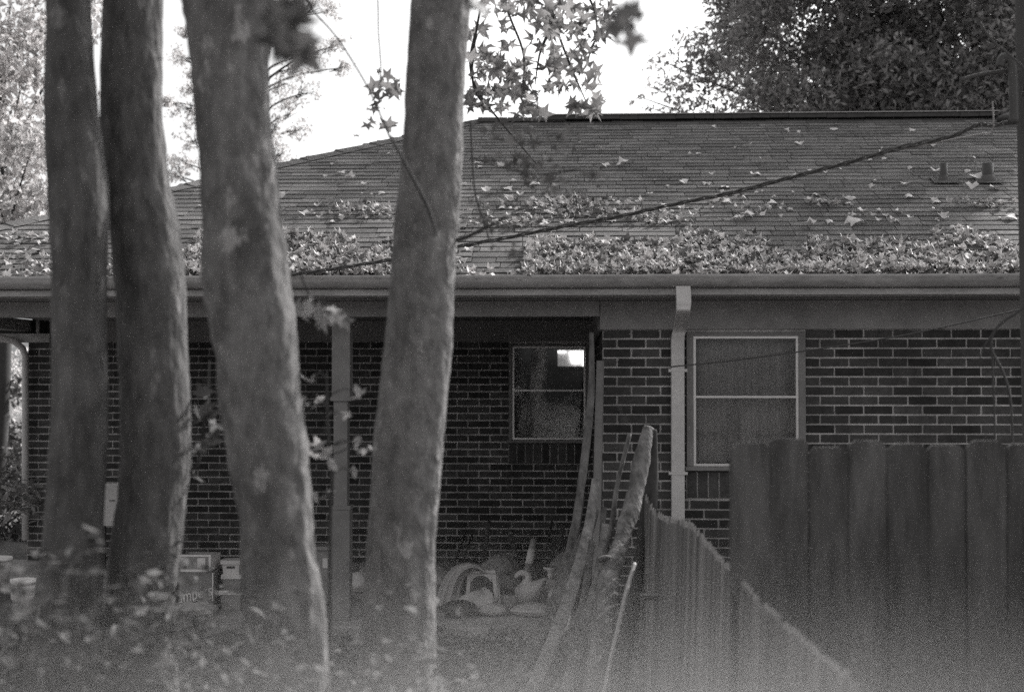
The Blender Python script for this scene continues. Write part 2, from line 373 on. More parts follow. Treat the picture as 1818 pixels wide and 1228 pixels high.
# fascia and gutter
b = MB(); b.box(xL, XR, YE-.025, YE-.001, zSOF-.004, zGT-.005); b.build('fascia', M_['paint'], house)
prof = [(YE-.028, zGT-.012), (YE-.115, zGB+.002), (YE-.118, zGB+.012)]
def gutter():
    zt = zGT; zb = zGB; yo = YE-.14; yi = YE-.028
    pr = [(yi, zt-.01), (yi, zb), (yi-.065, zb), (yi-.075, zb+.012), (yi-.098, zb+.028), (yo+.008, zb+.045), (yo+.004, zt-.022), (yo, zt-.014), (yo, zt), (yo+.012, zt), (yo+.012, zt-.010), (yo+.016, zt-.014), (yo+.018, zb+.05), (yi-.09, zb+.034), (yi-.06, zb+.006), (yi-.006, zb+.006), (yi-.006, zt-.01)]
    n = 90; V = []; F = []
    for i in range(n+1):
        x = xL-.05+(XR-xL)*i/n
        sag = .004*noise.noise(Vector((x*.7, 0, 0)))+.002*noise.noise(Vector((x*4, 3, 0)))
        for (y, z) in pr: V.append((x, y+.3*sag, z+sag))
    k = len(pr)
    for i in range(n):
        for j in range(k):
            a = i*k+j; c = i*k+(j+1) % k; F.append((a, c, c+k, a+k))
    link('gutter', np_mesh('gutter', V, F), M_['gutter'], house)
gutter()
b = MB(); b.box(xL-.03, XR, YE-.04, YE-.0255, zSOF-.004, PZ(513, YE-.04)); b.build('fascia_trim', M_['gutter'], house, bevel=.004)
def downspout():
    b = MB(); x = PX(1213, YE-.1); x2 = PX(1203, Y1-.06); w = .046; d = .034
    def sect(c, w, d): return [(c[0]-w, c[1]-d, c[2]), (c[0]+w, c[1]-d, c[2]), (c[0]+w, c[1]+d, c[2]), (c[0]-w, c[1]+d, c[2])]
    path = [(x, YE-.075, zGB+.005), (x+.004, YE-.08, PZ(548, YE)), (x+.003, YE-.06, PZ(556, YE)), (x2+.01, Y1-.1, PZ(590, Y1)), (x2, Y1-.055, PZ(600, Y1)), (x2, Y1-.05, .35), (x2-.002, Y1-.05, .12), (x2-.002, Y1-.22, .05)]
    top = spline([Vector(c) for c in ((x, YE-.075, zGB+.005), (x+.004, YE-.08, PZ(530, YE)), (x+.004, YE-.078, PZ(545, YE)), (x+.002, YE-.03, PZ(558, YE)), (x2+.012, Y1-.12, PZ(584, Y1)), (x2+.002, Y1-.06, PZ(598, Y1)), (x2, Y1-.053, PZ(612, Y1)))], 4)
    path = [tuple(p) for p in top]+path[5:]
    V = []; F = []
    for i, c in enumerate(path): V += sect(c, w+(.003 if i < 9 else 0), d)
    for i in range(len(path)-1):
        for j in range(4):
            a = i*4+j; c = i*4+(j+1) % 4; F.append((a, c, c+4, a+4))
    b.add(V, F); o = b.build('downspout', M_['downspout'], house, bevel=.006)
    for z in (PZ(660, Y1), PZ(840, Y1)): s = MB(); s.box(x2-w-.02, x2+w+.02, Y1-.089, Y1-.0845, z, z+.02); s.build('strap', M_['downspout'], o)
downspout()
b = MB(); xx = PX(45, Y2-.05); b.tube([(xx-.5, Y2-.35, PZ(585, Y2)+.05), P(-5, 598, Y2-.15), P(26, 606, Y2-.1), P(40, 618, Y2-.07), P(45, 632, Y2-.07), P(45, 700, Y2-.07), P(45, 958, Y2-.07)], [.032]*7, n=12); b.build('corner_downspout', M_['downspout'], house)

# roof body
b = MB(); t_ = .05
A = (xL, YE, zE); B_ = (XR, YE, zE); Cc = (XR, YR, zR); D = (xRE, YR, zR); E_ = (xL, 2*YR-YE, zE); F_ = (XR, 2*YR-YE, zE)
top = [A, B_, Cc, D, E_, F_]; bot = [(p[0], p[1], p[2]-t_) for p in (A, B_, E_, F_)]
b.add(top+bot, [(0, 1, 2, 3), (0, 3, 4), (3, 2, 5, 4), (6, 8, 9, 7), (0, 6, 7, 1), (0, 4, 8, 6), (4, 5, 9, 8), (1, 7, 9, 5), (1, 5, 2)])
roof = b.build('roof', M_['roofdeck'], house)
sl = Vector((0, YR-YE, zR-zE)); SL = sl.length; sl.normalize(); sn = Vector((0, -sl.z, sl.y))
def RP(x, s, h=0): return Vector((x, YE, zE)) + sl*s + sn*h
b = MB(); ex = .124; k = 0
while k*ex < SL-.02:
    s0 = k*ex-.015; s1 = min(s0+ex+.03, SL); x = xL + max(0, s0)*sl.y; x += (k % 2)*.15-.15*(k % 3 == 0)
    x = max(x, xL+max(0, s0)*sl.y); ph = random.uniform(0, 9)
    while x < 8.2:
        w = random.choice((.17, .25, .32, .32, .4)); xa = x+.003; xb = x+w-.003
        dz = .008*noise.noise(Vector((x*1.3, k*.7, 0)))+random.uniform(-.006, .006); th = .006+random.uniform(-.002, .003)
        sag = .006*noise.noise(Vector((x*.5, k*.3, 5)))
        v = [RP(xa, s0+dz+sag, .001), RP(xb, s0+dz+sag, .001), RP(xa, s0+dz+sag, th+.004), RP(xb, s0+dz+sag, th+.004), RP(xa, s1, .003), RP(xb, s1, .003)]
        b.add(v, [(0, 1, 3, 2), (2, 3, 5, 4), (0, 2, 4), (1, 5, 3)]); x += w
    k += 1
b.build('shingles', M_['shingle'], roof)
# hip cap and ridge vent
b = MB()
for i in range(34):
    a = Vector(A).lerp(Vector(D), i/34); c = Vector(A).lerp(Vector(D), (i+1.15)/34); 
    d = Vector((.11, -.07, 0)); up = Vector((0, 0, .022+.006*(i % 2)))
    v = [a+d-Vector((0,0,.012)), a+up, a-d-Vector((0,0,.03)), c+d-Vector((0,0,.016)), c+up*.75, c-d-Vector((0,0,.03))]
    b.add(v, [(0, 1, 4, 3), (1, 2, 5, 4), (0, 2, 1)])
x = xRE
while x < PX(968, YR):
    b.box(x, x+.29, YR-.13, YR+.13, zR-.03, zR+.012, j=.004); x += .295
b.build('hip_cap', M_['shingle'], roof)
b = MB(); x0 = PX(968, YR); x1 = PX(1768, YR)
n = 24
for i in range(n):
    a = x0+(x1-x0)*i/n; c = x0+(x1-x0)*(i+1)/n-.003; z = zR+.002+.006*noise.noise(Vector((i*.3, 0, 0)))
    b.box(a, c, YR-.15, YR+.15, z-.02, z+.018, j=.003)
rv = b.build('ridge_vent', M_['roofdeck'], roof)
b = MB(); b.box(x0-.01, x1+.01, YR-.165, YR+.165, zR+.026, zR+.036, j=.002); b.build('vent_cap', M_['paint'], rv)
b = MB(); b.box(x1+.03, 8.2, YR-.13, YR+.13, zR-.01, zR+.03, j=.003); b.build('ridge_cap', M_['shingle'], roof)
# plumbing vents
def roof_at(px, py):
    d = ray(px, py); n = sn; o = Vector((0, YE, zE)); t = (o-EYE).dot(n)/d.dot(n); return EYE+d*t
for px, py, w in ((1676, 322, .030), (1754, 322, .046)):
    p = roof_at(px, py); b = MB(); b.tube([p-Vector((0,0,.05)), p+Vector((0,0,.15))], [w, w], n=14)
    v = b.build('plumbing_vent', M_['metal_d'], roof)
    b = MB(); b.lathe([(w*1.9, -.03), (w*1.7, .0), (w*1.3, .03), (w*1.05, .05), (w*.9, .05)], 18, Matrix.Translation(p)); 
    q = [RP(p.x+dx, (p.y-YE)/sl.y+ds, .022) for dx, ds in ((-.11, -.13), (.11, -.13), (.11, .09), (-.11, .09))]
    b.add(q, [(0, 1, 2, 3)]); b.build('flashing', M_['shingle'], v)
# grey cap flashing box at the end of the ridge
p = P(1793, 208, YR-.3); b = MB(); b.lathe([(0, .04), (.05, .035), (.11, .01), (.13, -.02), (.1, -.05), (.02, -.08)], 18, Matrix.Translation(p)); b.build('roof_exhaust', M_['metal_d'], roof)

# ------------------------------------------------------------------ leaf makers
def star_template(lobes=5, notch=.42, fold=.25):
    pts = [(0, 0, 0)]
    n = lobes*2+2
    angs = []; 
    # palmate leaf: lobes fan over 300 degrees, stalk at the bottom
    for i in range(lobes):
        a = -140+280*i/(lobes-1); angs.append((a, 1.0 if i in (1, 2, 3) else .82))
        if i < lobes-1: angs.append((a+280/(lobes-1)/2, notch))
    pts += [(r*math.sin(R(a)), r*math.cos(R(a)), 0) for a, r in angs]
    pts.append((0, -.18, 0))
    V = np.array(pts); V[:, 2] = fold*(V[:, 0]**2)-.12*V[:, 1]**2
    k = len(pts); F = [(0, i, i+1) for i in range(1, k-1)]+[(0, k-1, 1)]
    return V, np.array(F)
def oval_template(w=.42, fold=.2):
    V = np.array([(0, -1, 0), (w*.8, -.35, fold*.5), (w, .2, fold*.5), (0, 1, -.15), (-w, .2, fold*.5), (-w*.8, -.35, fold*.5), (0, 0, 0)], float)
    F = np.array([(6, 0, 1), (6, 1, 2), (6, 2, 3), (6, 3, 4), (6, 4, 5), (6, 5, 0)]); return V, F
def small_template():
    V = np.array([(0, -1, 0), (.42, 0, .1), (0, 1, -.1), (-.42, 0, .1)], float); return V, np.array([(0, 1, 2, 3)])
def rot_mats(n, tilt=None, up=None):
    """random rotations; tilt: max angle of the leaf normal off vertical (deg), None = any"""
    if tilt is None:
        q = rng.normal(size=(n, 4)); q /= np.linalg.norm(q, axis=1)[:, None]; w, x, y, z = q.T
        return np.stack([1-2*(y*y+z*z), 2*(x*y-z*w), 2*(x*z+y*w), 2*(x*y+z*w), 1-2*(x*x+z*z), 2*(y*z-x*w), 2*(x*z-y*w), 2*(y*z+x*w), 1-2*(x*x+y*y)], 1).reshape(n, 3, 3)
    sp = rng.uniform(0, 2*np.pi, n); az = rng.uniform(0, 2*np.pi, n); tl = np.abs(rng.normal(0, R(tilt)/1.5, n))
    c, s = np.cos(sp), np.sin(sp); Z = np.zeros((n, 3, 3)); Z[:, 0, 0] = c; Z[:, 0, 1] = -s; Z[:, 1, 0] = s; Z[:, 1, 1] = c; Z[:, 2, 2] = 1
    k = np.stack([np.cos(az), np.sin(az), 0*az], 1); K = np.zeros((n, 3, 3)); K[:, 0, 2] = k[:, 1]; K[:, 1, 2] = -k[:, 0]; K[:, 2, 0] = -k[:, 1]; K[:, 2, 1] = k[:, 0]
    I = np.eye(3)[None]; T = I+np.sin(tl)[:, None, None]*K+(1-np.cos(tl))[:, None, None]*(K@K)
    return T@Z
def leaves(name, C, size, tmpl, m, parent=None, tilt=None, base=None, curl=0, smooth=False):
    C = np.asarray(C, float).reshape(-1, 3); n = len(C); V, F = tmpl
    S = size*rng.uniform(.55, 1.35, n); Rm = rot_mats(n, tilt)
    Vn = np.repeat(V[None], n, 0).copy()
    if curl: Vn[:, :, 2] += (rng.uniform(-curl, curl, n)[:, None])*(V[:, 0]**2+V[:, 1]**2)[None]+ (rng.uniform(-curl, curl, n)[:, None])*(V[:, 0]*V[:, 1])[None]
    W = np.einsum('nij,nkj->nki', Rm, Vn)*S[:, None, None]
    if base is not None: W = W@np.array(base).T
    W += C[:, None, :]
    k = len(V); FF = (F[None]+(np.arange(n)*k)[:, None, None]).reshape(-1, F.shape[1])
    return link(name, np_mesh(name, W.reshape(-1, 3), FF), m, parent)
def blob(c, r, n, shell=.0):
    d = rng.normal(size=(n, 3)); d /= np.linalg.norm(d, axis=1)[:, None]; u = rng.uniform(shell, 1, n)**(1/3)
    return np.array(c)+d*u[:, None]*np.array(r)
STAR = star_template(); STAR2 = star_template(5, .68, .5); OVAL = oval_template(); OVALN = oval_template(.3, .3); SM = small_template()
roofbase = [[1, 0, 0], [0, sl.y, -sl.z], [0, sl.z, sl.y]]

# ------------------------------------------------------------------ fallen leaves on the roof
pts = []
def litter(px0, px1, s0, s1, dens, pile=.05, pw=1.6):
    a = roof_at(px0, 487).x; c = roof_at(px1, 487).x
    n = int((c-a)*(s1-s0)*dens)
    for _ in range(n):
        x = random.uniform(a, c); e = .62+.55*noise.noise(Vector((x*1.6, 2, 0)))+.3*noise.noise(Vector((x*5, 7, 0)))
        s = s0+(s1-s0)*random.random()**pw*min(.8, max(.25, e))
        if noise.noise(Vector((x*4.5, s*6, 3))) < -.32: continue
        pts.append(RP(x, s, .02+random.random()*pile*(1-.6*(s-s0)/(s1-s0))))
litter(930, 1900, 0, 1.35, 950)
litter(300, 700, 0, 1.55, 950, .07, 1.2)
litter(-60, 300, 0, .9, 200)
litter(820, 930, 0, .15, 260); litter(700, 830, .1, 1.5, 120)
for (px, py, rx, rs, n) in ((1000, 368, .45, .2, 150), (1080, 385, .5, .16, 120), (930, 400, .3, .1, 60), (640, 378, .4, .2, 90), (860, 385, .3, .3, 40), (1180, 395, .25, .15, 60), (1465, 365, .16, .07, 26), (1740, 368, .28, .07, 44), (1360, 375, .25, .04, 16), (30, 430, .25, .12, 40), (1290, 358, .2, .05, 12), (1560, 395, .3, .08, 20)):
    p = roof_at(px, py); s = (p.y-YE)/sl.y
    for _ in range(n): pts.append(RP(random.gauss(p.x, rx*.6), abs(random.gauss(s, rs*.6)), .02+random.random()*.03))
# leaves and debris lying in the gutter trough
for _ in range(260):
    x = random.uniform(xL, 7); pts.append(Vector((x, random.uniform(YE-.125, YE-.03), zGT-.015+random.uniform(-.01, .02)*(noise.noise(Vector((x*3, 0, 0)))+.6))))
tag(leaves('leaf_litter', pts, .029, STAR2, M_['litter'], None, tilt=34, base=roofbase, curl=1.1), 'drift of pale dry leaves heaped along the lower edge of the roof', 'fallen leaves', kind='stuff')
# single leaves lying on the open shingles
V, F = STAR2; vm = []
for i in range(6):
    W = V.copy(); W[:, 2] += random.uniform(-.6, .9)*(V[:, 0]**2+V[:, 1]**2)+random.uniform(-.5, .5)*V[:, 0]*V[:, 1]; me = np_mesh('fallen_leaf', W, F); me.materials.append(M_['litter_s']); vm.append(me)
known = [(1108, 296, 1.5), (1075, 298, 1), (1355, 290, 1.2), (1212, 326, 1), (1255, 330, 1), (1288, 336, 1), (1405, 318, 1), (1419, 258, .9), (1330, 262, .8), (1265, 228, .7), (1486, 224, .8), (1480, 232, .8), (1070, 268, .9), (1620, 236, .8), (1395, 237, .7), (1417, 237, .6), (1500, 294, 1), (1570, 285, .8), (1568, 278, .9), (1630, 262, .8), (1655, 264, .8), (1605, 330, .9), (1612, 352, .9), (1660, 362, 1), (1725, 335, 1.4), (1765, 338, 1), (1670, 390, 1.2), (1792, 390, 1.2), (1345, 312, .8), (1240, 276, .7), (1660, 308, 1.2), (1730, 318, 1.6), (620, 322, 1.4), (605, 310, .9), (645, 372, 1), (680, 346, .9), (505, 352, 1.1), (540, 384, 1.2), (890, 300, .9), (862, 340, 1), (900, 338, 1.1), (945, 330, 1), (985, 338, 1.1), (810, 325, .8), (905, 362, 1), (1180, 372, 1.2), (1270, 358, 1.6), (1290, 361, 1.3), (1230, 365, 1), (1330, 388, 1.5), (1350, 388, 1.2), (1375, 366, 1.2), (1450, 350, 1.1), (1510, 355, 1), (1530, 380, 1), (1595, 380, .9), (1440, 405, 1.2), (1512, 400, 1.6)]
for _ in range(95): known.append((random.uniform(300, 1800), random.triangular(225, 405, 390), random.uniform(.35, .8)))
gi = 0
for (px, py, sc) in known:
    p = roof_at(px, py)
    if p.y > YR-.1 or p.x-xL < (p.y-YE)+.2: continue
    o = bpy.data.objects.new('fallen_leaf', vm[gi % 6]); gi += 1; col.objects.link(o)
    Rb = Matrix(roofbase).to_4x4(); s = .050*sc*random.uniform(.8, 1.15)
    o.matrix_world = Matrix.Translation(p+sn*(.018+.010*sc)) @ Rb @ Matrix.Rotation(random.uniform(0, 6.28), 4, 'Z') @ Matrix.Rotation(random.uniform(-.5, .5), 4, 'X') @ Matrix.Diagonal((s, s, s, 1))
    tag(o, 'single pale dry leaf lying on the open shingles above the leaf drift', 'fallen leaf', 'single dry leaves scattered on the roof shingles')

# ------------------------------------------------------------------ trees in front
def trunk_path(rows, Y, lean=0):
    pts = []; rad = []
    for (px, py, w) in rows:
        p = P(px, py, Y); pts.append(p); rad.append(w/2*Y/FPX*1.0)
    return pts, rad
def front_tree(rows, Y, m, label, rough=.09):
    pts, rad = trunk_path(rows, Y)
    top = pts[0]; d = (pts[0]-pts[1]).normalized()
    pts = [top+d*2.6+Vector((.15, 0, 0)), top+d*1.5, top+d*.7]+pts; rad = [rad[0]*.45, rad[0]*.72, rad[0]*.88]+rad
    # down to the ground, with a root flare
    b0 = pts[-1]; dd = (pts[-1]-pts[-2]).normalized(); g = b0+dd*((b0.z-.12)/max(.3, -dd.z))
    g.z = .12; pts += [g, Vector((g.x, g.y, -.1))]; rad += [rad[-1]*1.15, rad[-1]*1.7]
    base = Vector((g.x, g.y, 0))
    t = empty('tree', base, label, 'tree')
    b = MB(); sp = spline(pts, 14); rr = lerp_list(rad, 14); b.tube(sp, rr, n=56, rough=rough)
    b.build('trunk', m, t)
    return t, pts
def limb_leaves(tree, start, ends, m=None, r0=.03, crownn=900, cr=.9):
    b = MB(); C = []
    for e in ends:
        mid = (start+e)/2+Vector((random.uniform(-.2, .2), random.uniform(-.2, .2), .25)); b.tube(spline([start, mid, e], 6), lerp_list([r0, r0*.6, r0*.2], 6), n=8)
        C.append(blob(e, (cr, cr, cr*.7), crownn))
    b.build('limb', M_['bark'], tree); leaves('crown', np.concatenate(C), .06, STAR, M_['leaf_star'], tree)
t1, p1 = front_tree([(121, -60, 86), (122, 0, 86), (125, 150, 88), (131, 260, 100), (138, 360, 106), (141, 450, 102), (142, 600, 97), (141, 750, 100), (134, 900, 104), (126, 1010, 110), (118, 1120, 122), (110, 1260, 140)], 4.6, M_['bark_dark'], 'slender dark trunk, the first of the row, standing before the corner downspout')
limb_leaves(t1, p1[2], [p1[0]+Vector(v) for v in ((-.8, -.5, .6), (.6, .6, .9), (-.3, .8, .5))])
t2, p2 = front_tree([(236, -60, 102), (235, 0, 104), (233, 130, 106), (236, 230, 110), (246, 330, 114), (258, 420, 120), (267, 520, 124), (272, 650, 127), (273, 800, 124), (269, 880, 122), (262, 960, 124), (250, 1060, 126), (240, 1260, 150)], 4.8, M_['bark_mid'], 'dark trunk leaning against its neighbour, with the white panel box showing at its side')
limb_leaves(t2, p2[2], [p2[0]+Vector(v) for v in ((-.4, .5, .9), (.7, -.3, .7))])
t3, p3 = front_tree([(396, -60, 150), (400, 0, 152), (405, 60, 146), (408, 120, 134), (413, 200, 130), (420, 300, 134), (431, 400, 138), (443, 500, 142), (452, 600, 145), (463, 700, 143), (475, 800, 141), (489, 900, 134), (497, 1000, 134), (502, 1080, 140), (505, 1250, 156)], 4.3, M_['bark'], 'thick blotchy trunk leaning from upper left, pale edge, behind it the lettered box', rough=.14)
t4, p4 = front_tree([(785, -60, 106), (782, 0, 105), (776, 100, 104), (770, 200, 105), (765, 300, 107), (757, 400, 114), (749, 500, 117), (743, 600, 119), (735, 700, 120), (724, 800, 122), (717, 900, 122), (711, 1000, 125), (707, 1100, 130), (700, 1260, 142)], 5.0, M_['bark_pale'], 'straight paler trunk standing alone between the porch post and the porch window', rough=.07)

# sweetgum branches of the fourth tree, hanging into the view
def hang(tree, strands, Y, size, name, m=M_['leaf_star'], r=.006):
    """strands: [px,py] polyline; clusters: (px,py,rx,ry,n)"""
def px_cluster(cl, Y, dy):
    out = []
    for (px, py, rx, ry, n) in cl:
        for _ in range(n):
            a = random.uniform(0, 6.28); u = math.sqrt(random.random())
            out.append(P(px+rx*u*math.cos(a), py+ry*u*math.sin(a), Y+random.uniform(-dy, dy)))
    return out
b = MB(); org = p4[1]
Yb = 7.6
for pl in ([(900, -160), (870, -60), (845, 60), (840, 150), (870, 200)], [(900, -160), (960, -60), (985, 40), (1010, 110), (1040, 180)], [(960, -60), (1040, -10), (1060, 50), (1050, 90)], [(870, -60), (905, 30), (930, 100), (925, 170)], [(845, 60), (835, 120), (860, 180), (960, 300)], [(985, 40), (960, 90), (950, 150)]):
    b.tube(spline([P(x, y, Yb) for x, y in pl], 6), lerp_list([.014]+[.007]*(len(pl)-2)+[.003], 6), n=6)
b.tube(spline([org, (org+P(900, -160, Yb))/2+Vector((0, 0, .3)), P(900, -160, Yb)], 6), lerp_list([.035, .025, .014], 6), n=8)
b.tube(spline([P(x, y, 5.6) for x, y in ((640, -120), (668, -20), (672, 60), (676, 120), (672, 170))], 6), .0028, n=6)
b.tube(spline([org, P(700, -260, 5.3), P(640, -120, 5.6)], 6), lerp_list([.03, .012, .004], 6), n=8)
b.tube(spline([P(x, y, 5.2) for x, y in ((556, 20), (600, 70), (650, 150), (680, 215), (692, 245))], 6), .0035, n=6)
b.tube(spline([org, P(540, -150, 5.2), P(556, 20, 5.2)], 6), lerp_list([.03, .012, .0035], 6), n=8)
b.tube(spline([P(x, y, 4.6) for x, y in ((692, 240), (735, 320), (760, 370), (775, 420))], 6), lerp_list([.004, .006, .007, .003], 6), n=8)
b.tube(spline([P(x, y, 5.6) for x, y in ((836, 215), (838, 280), (845, 350), (862, 400), (868, 430))], 6), .004, n=6)
b.tube(spline([P(x, y, 5.0) for x, y in ((775, 430), (820, 424), (870, 400), (900, 385))], 6), lerp_list([.004, .009, .006, .004], 6), n=6)
b.tube(spline([P(x, y, 5.4) for x, y in ((838, 280), (900, 300), (960, 310), (1030, 300))], 6), .003, n=6)
b.build('branch', M_['twig'], t4)
CL = [(850, 100, 22, 60, 26), (880, 130, 35, 40, 34), (860, 180, 35, 22, 22), (920, 165, 35, 35, 30), (930, 115, 20, 20, 7), (880, 40, 40, 30, 6), (960, 20, 55, 25, 34), (1010, 30, 50, 30, 34), (1050, 60, 35, 35, 22), (980, 70, 35, 20, 14), (1010, 105, 35, 20, 20), (985, 120, 20, 15, 8), (1030, 140, 35, 25, 24), (1040, 185, 30, 18, 20), (1060, 190, 18, 12, 6), (990, 160, 22, 18, 8), (930, 195, 50, 10, 12), (900, 75, 14, 14, 4), (1070, 20, 22, 22, 12), (900, 8, 60, 12, 16)]
leaves('leaves', px_cluster(CL, Yb, .5), .055, STAR, M_['leaf_star'], t4, curl=.8)
CL = [(672, 150, 16, 26, 9), (690, 160, 22, 12, 7), (668, 190, 14, 10, 6), (655, 215, 6, 10, 2), (680, 222, 14, 5, 4), (636, 240, 5, 5, 1), (685, 130, 22, 6, 3), (705, 145, 10, 14, 4)]
leaves('leaves', px_cluster(CL, 6.6, .3), .045, STAR, M_['leaf_star'], t4)
CL = [(900, 240, 50, 25, 20), (960, 260, 50, 35, 34), (1020, 250, 35, 25, 14), (900, 290, 40, 25, 18), (960, 310, 34, 34, 34), (1000, 330, 40, 25, 14), (880, 400, 40, 20, 12), (1060, 320, 30, 15, 6), (850, 350, 25, 25, 6), (890, 440, 25, 18, 10)]
leaves('leaves', px_cluster(CL, 5.2, .35), .024, STAR, M_['leaf_roof'], t4)
limb_leaves(t4, p4[2], [p4[0]+Vector(v) for v in ((-.6, .4, .8), (.8, .5, .9), (.5, -.6, .9))])
# near, strongly blurred leaves at the top, hanging from a limb of the third tree
limb_leaves(t3, p3[2], [p3[0]+Vector(v) for v in ((.5, -.8, .7), (-.5, .5, .9))])
b = MB(); s3 = p3[1]
b.tube(spline([s3, P(520, -240, 3.0), P(500, -40, 2.6), P(530, 60, 2.5)], 6), lerp_list([.03, .012, .006, .003], 6), n=8)
b.tube(spline([s3, P(900, -420, 3.0), P(1090, -120, 2.7), P(1120, 20, 2.6)], 6), lerp_list([.03, .014, .006, .002], 6), n=8)
b.build('branch', M_['twig'], t3)
CL = [(505, 60, 24, 30, 5), (525, 20, 40, 20, 6), (545, 90, 14, 10, 2), (520, 95, 28, 10, 3), (495, 30, 16, 22, 4)]
leaves('leaves', px_cluster(CL, 2.5, .15), .050, STAR, M_['leaf_big'], t3, tilt=None)
CL = [(1095, 40, 16, 20, 3), (1128, 25, 12, 10, 2), (1110, 65, 14, 8, 2)]
leaves('leaves', px_cluster(CL, 2.9, .15), .044, STAR, M_['leaf_big'], t3)
CL = [(848, 8, 14, 6, 3)]
leaves('leaves', px_cluster(CL, 3.2, .1), .05, STAR, M_['leaf_big'], t3)
# leaves on epicormic shoots
b = MB(); b.tube(spline([P(530, 470, 4.5), P(548, 520, 4.55), P(590, 545, 4.6), P(622, 572, 4.6)], 5), .003, n=6); b.build('shoot', M_['twig'], t3)
leaves('leaves', px_cluster([(545, 545, 22, 16, 7), (575, 560, 30, 16, 9), (605, 570, 14, 6, 4)], 4.55, .12), .034, STAR, M_['leaf_sap'], t3)

# ------------------------------------------------------------------ saplings between the trunks
def sapling(stem, Y, CL, size, label, lm, tmpl=OVAL):
    pts = [P(x, y, Y) for x, y in stem]; pts[-1] = Vector((pts[-1].x, pts[-1].y, -.03))
    t = empty('sapling', (pts[-1].x, pts[-1].y, 0), label, 'sapling')
    b = MB(); b.tube(spline(pts, 6), lerp_list([.002]+[.006]*(len(pts)-2)+[.009], 6), n=8)
    C = px_cluster(CL, Y, .18)
    sp = spline(pts, 6)
    for c in C[::2]:
        q = min(sp, key=lambda s: (s-c).length+max(0, s.z-c.z)*2); b.tube([q, (q+c)/2+Vector((0, 0, .02)), c], [.003, .002, .0015], n=5)
    b.build('stem', M_['twig'], t); leaves('leaves', C, size, tmpl, lm, t, curl=.4)
sapling([(580, 660), (582, 760), (590, 860), (586, 980), (590, 1300)], 4.7, [(548, 672, 8, 5, 2), (562, 712, 16, 4, 2), (540, 715, 8, 6, 2), (605, 735, 14, 8, 3), (580, 800, 18, 10, 4), (558, 790, 14, 10, 4), (600, 820, 14, 6, 3), (625, 835, 10, 6, 2), (655, 800, 12, 8, 3), (640, 700, 14, 20, 3), (570, 870, 20, 30, 5), (640, 790, 10, 18, 3)], .032, 'thin sapling with a few pale leaves in front of the porch post', M_['leaf_sap'])
sapling([(372, 640), (366, 720), (352, 820), (322, 920), (300, 1300)], 4.9, [(362, 735, 18, 22, 14), (356, 700, 14, 10, 5), (374, 780, 14, 12, 6), (350, 790, 12, 12, 5), (385, 760, 10, 10, 3), (345, 840, 12, 20, 3)], .036, 'leafy sapling in the gap beside the thick leaning trunk', M_['leaf_shrub'])

# ------------------------------------------------------------------ shrubs and ground cover
def shrub(cx, cy, r, h, n, size, label, m, tmpl=OVAL, name='shrub', z0=.15):
    t = empty(name, (cx, cy, 0), label, 'shrub'); b = MB(); C = []
    for i in range(16):
        a = random.uniform(0, 6.28); u = random.random()**.5; e = Vector((cx+r*u*math.cos(a), cy+r*u*math.sin(a), z0+h*random.uniform(.45, 1)))
        b.tube(spline([Vector((cx+random.uniform(-.05, .05), cy+random.uniform(-.05, .05), -.03)), Vector((cx+.4*(e.x-cx), cy+.4*(e.y-cy), e.z*.6)), e], 5), lerp_list([.01, .006, .002], 5), n=6)
        C.append(blob(e, (r*.35, r*.35, h*.16), n//16))
    b.build('stem', M_['twig'], t); leaves('foliage', np.concatenate(C), size, tmpl, m, t, tilt=55, curl=.4)
    return t
shrub(PX(135, 3.5), 3.5, .30, 1.2, 420, .030, 'broad leaved shrub in front of the darkest slim trunk', M_['leaf_shrub'])
shrub(PX(200, 3.9), 3.9, .42, 1.1, 620, .028, 'low leafy shrub at the foot of the second dark trunk', M_['leaf_shrub'])
shrub(PX(420, 4.0), 4.0, .6, .98, 800, .026, 'straggly shrub before the foot of the thick blotchy trunk', M_['leaf_shrub'])
shrub(PX(-70, 10.8), 10.8, .8, 1.0, 700, .05, 'dark shrub behind the white pots', M_['leaf_dark'])
shrub(PX(590, 4.6), 4.6, .5, .7, 420, .026, 'small weedy shrub between the thick trunk and the pale trunk', M_['leaf_shrub'])
pts = []
for _ in range(9000):
    x = random.uniform(-6, 4); y = random.uniform(3, 9.7); pts.append((x, y, .02+.05*noise.noise(Vector((x*.6, y*.6, 0)))+random.random()*.03))
tag(leaves('ground_leaf_litter', pts, .048, STAR2, M_['litter_g'], None, tilt=40, curl=.8), 'brown leaf litter covering the ground between trunks and porch', 'leaf litter', kind='stuff')
pts = []
for _ in range(5200):
    x = random.uniform(-5, .6); y = random.uniform(4.5, 9.2); h = .32*max(0, noise.noise(Vector((x*1.1, y*1.1, 4)))+.35); pts.append((x, y, .03+random.random()*h))
tag(leaves('ivy_ground_cover', pts, .035, OVAL, M_['leaf_shrub'], None, tilt=50, curl=.3), 'tangled ivy and weeds growing over the ground by the porch', 'ground cover', kind='stuff')

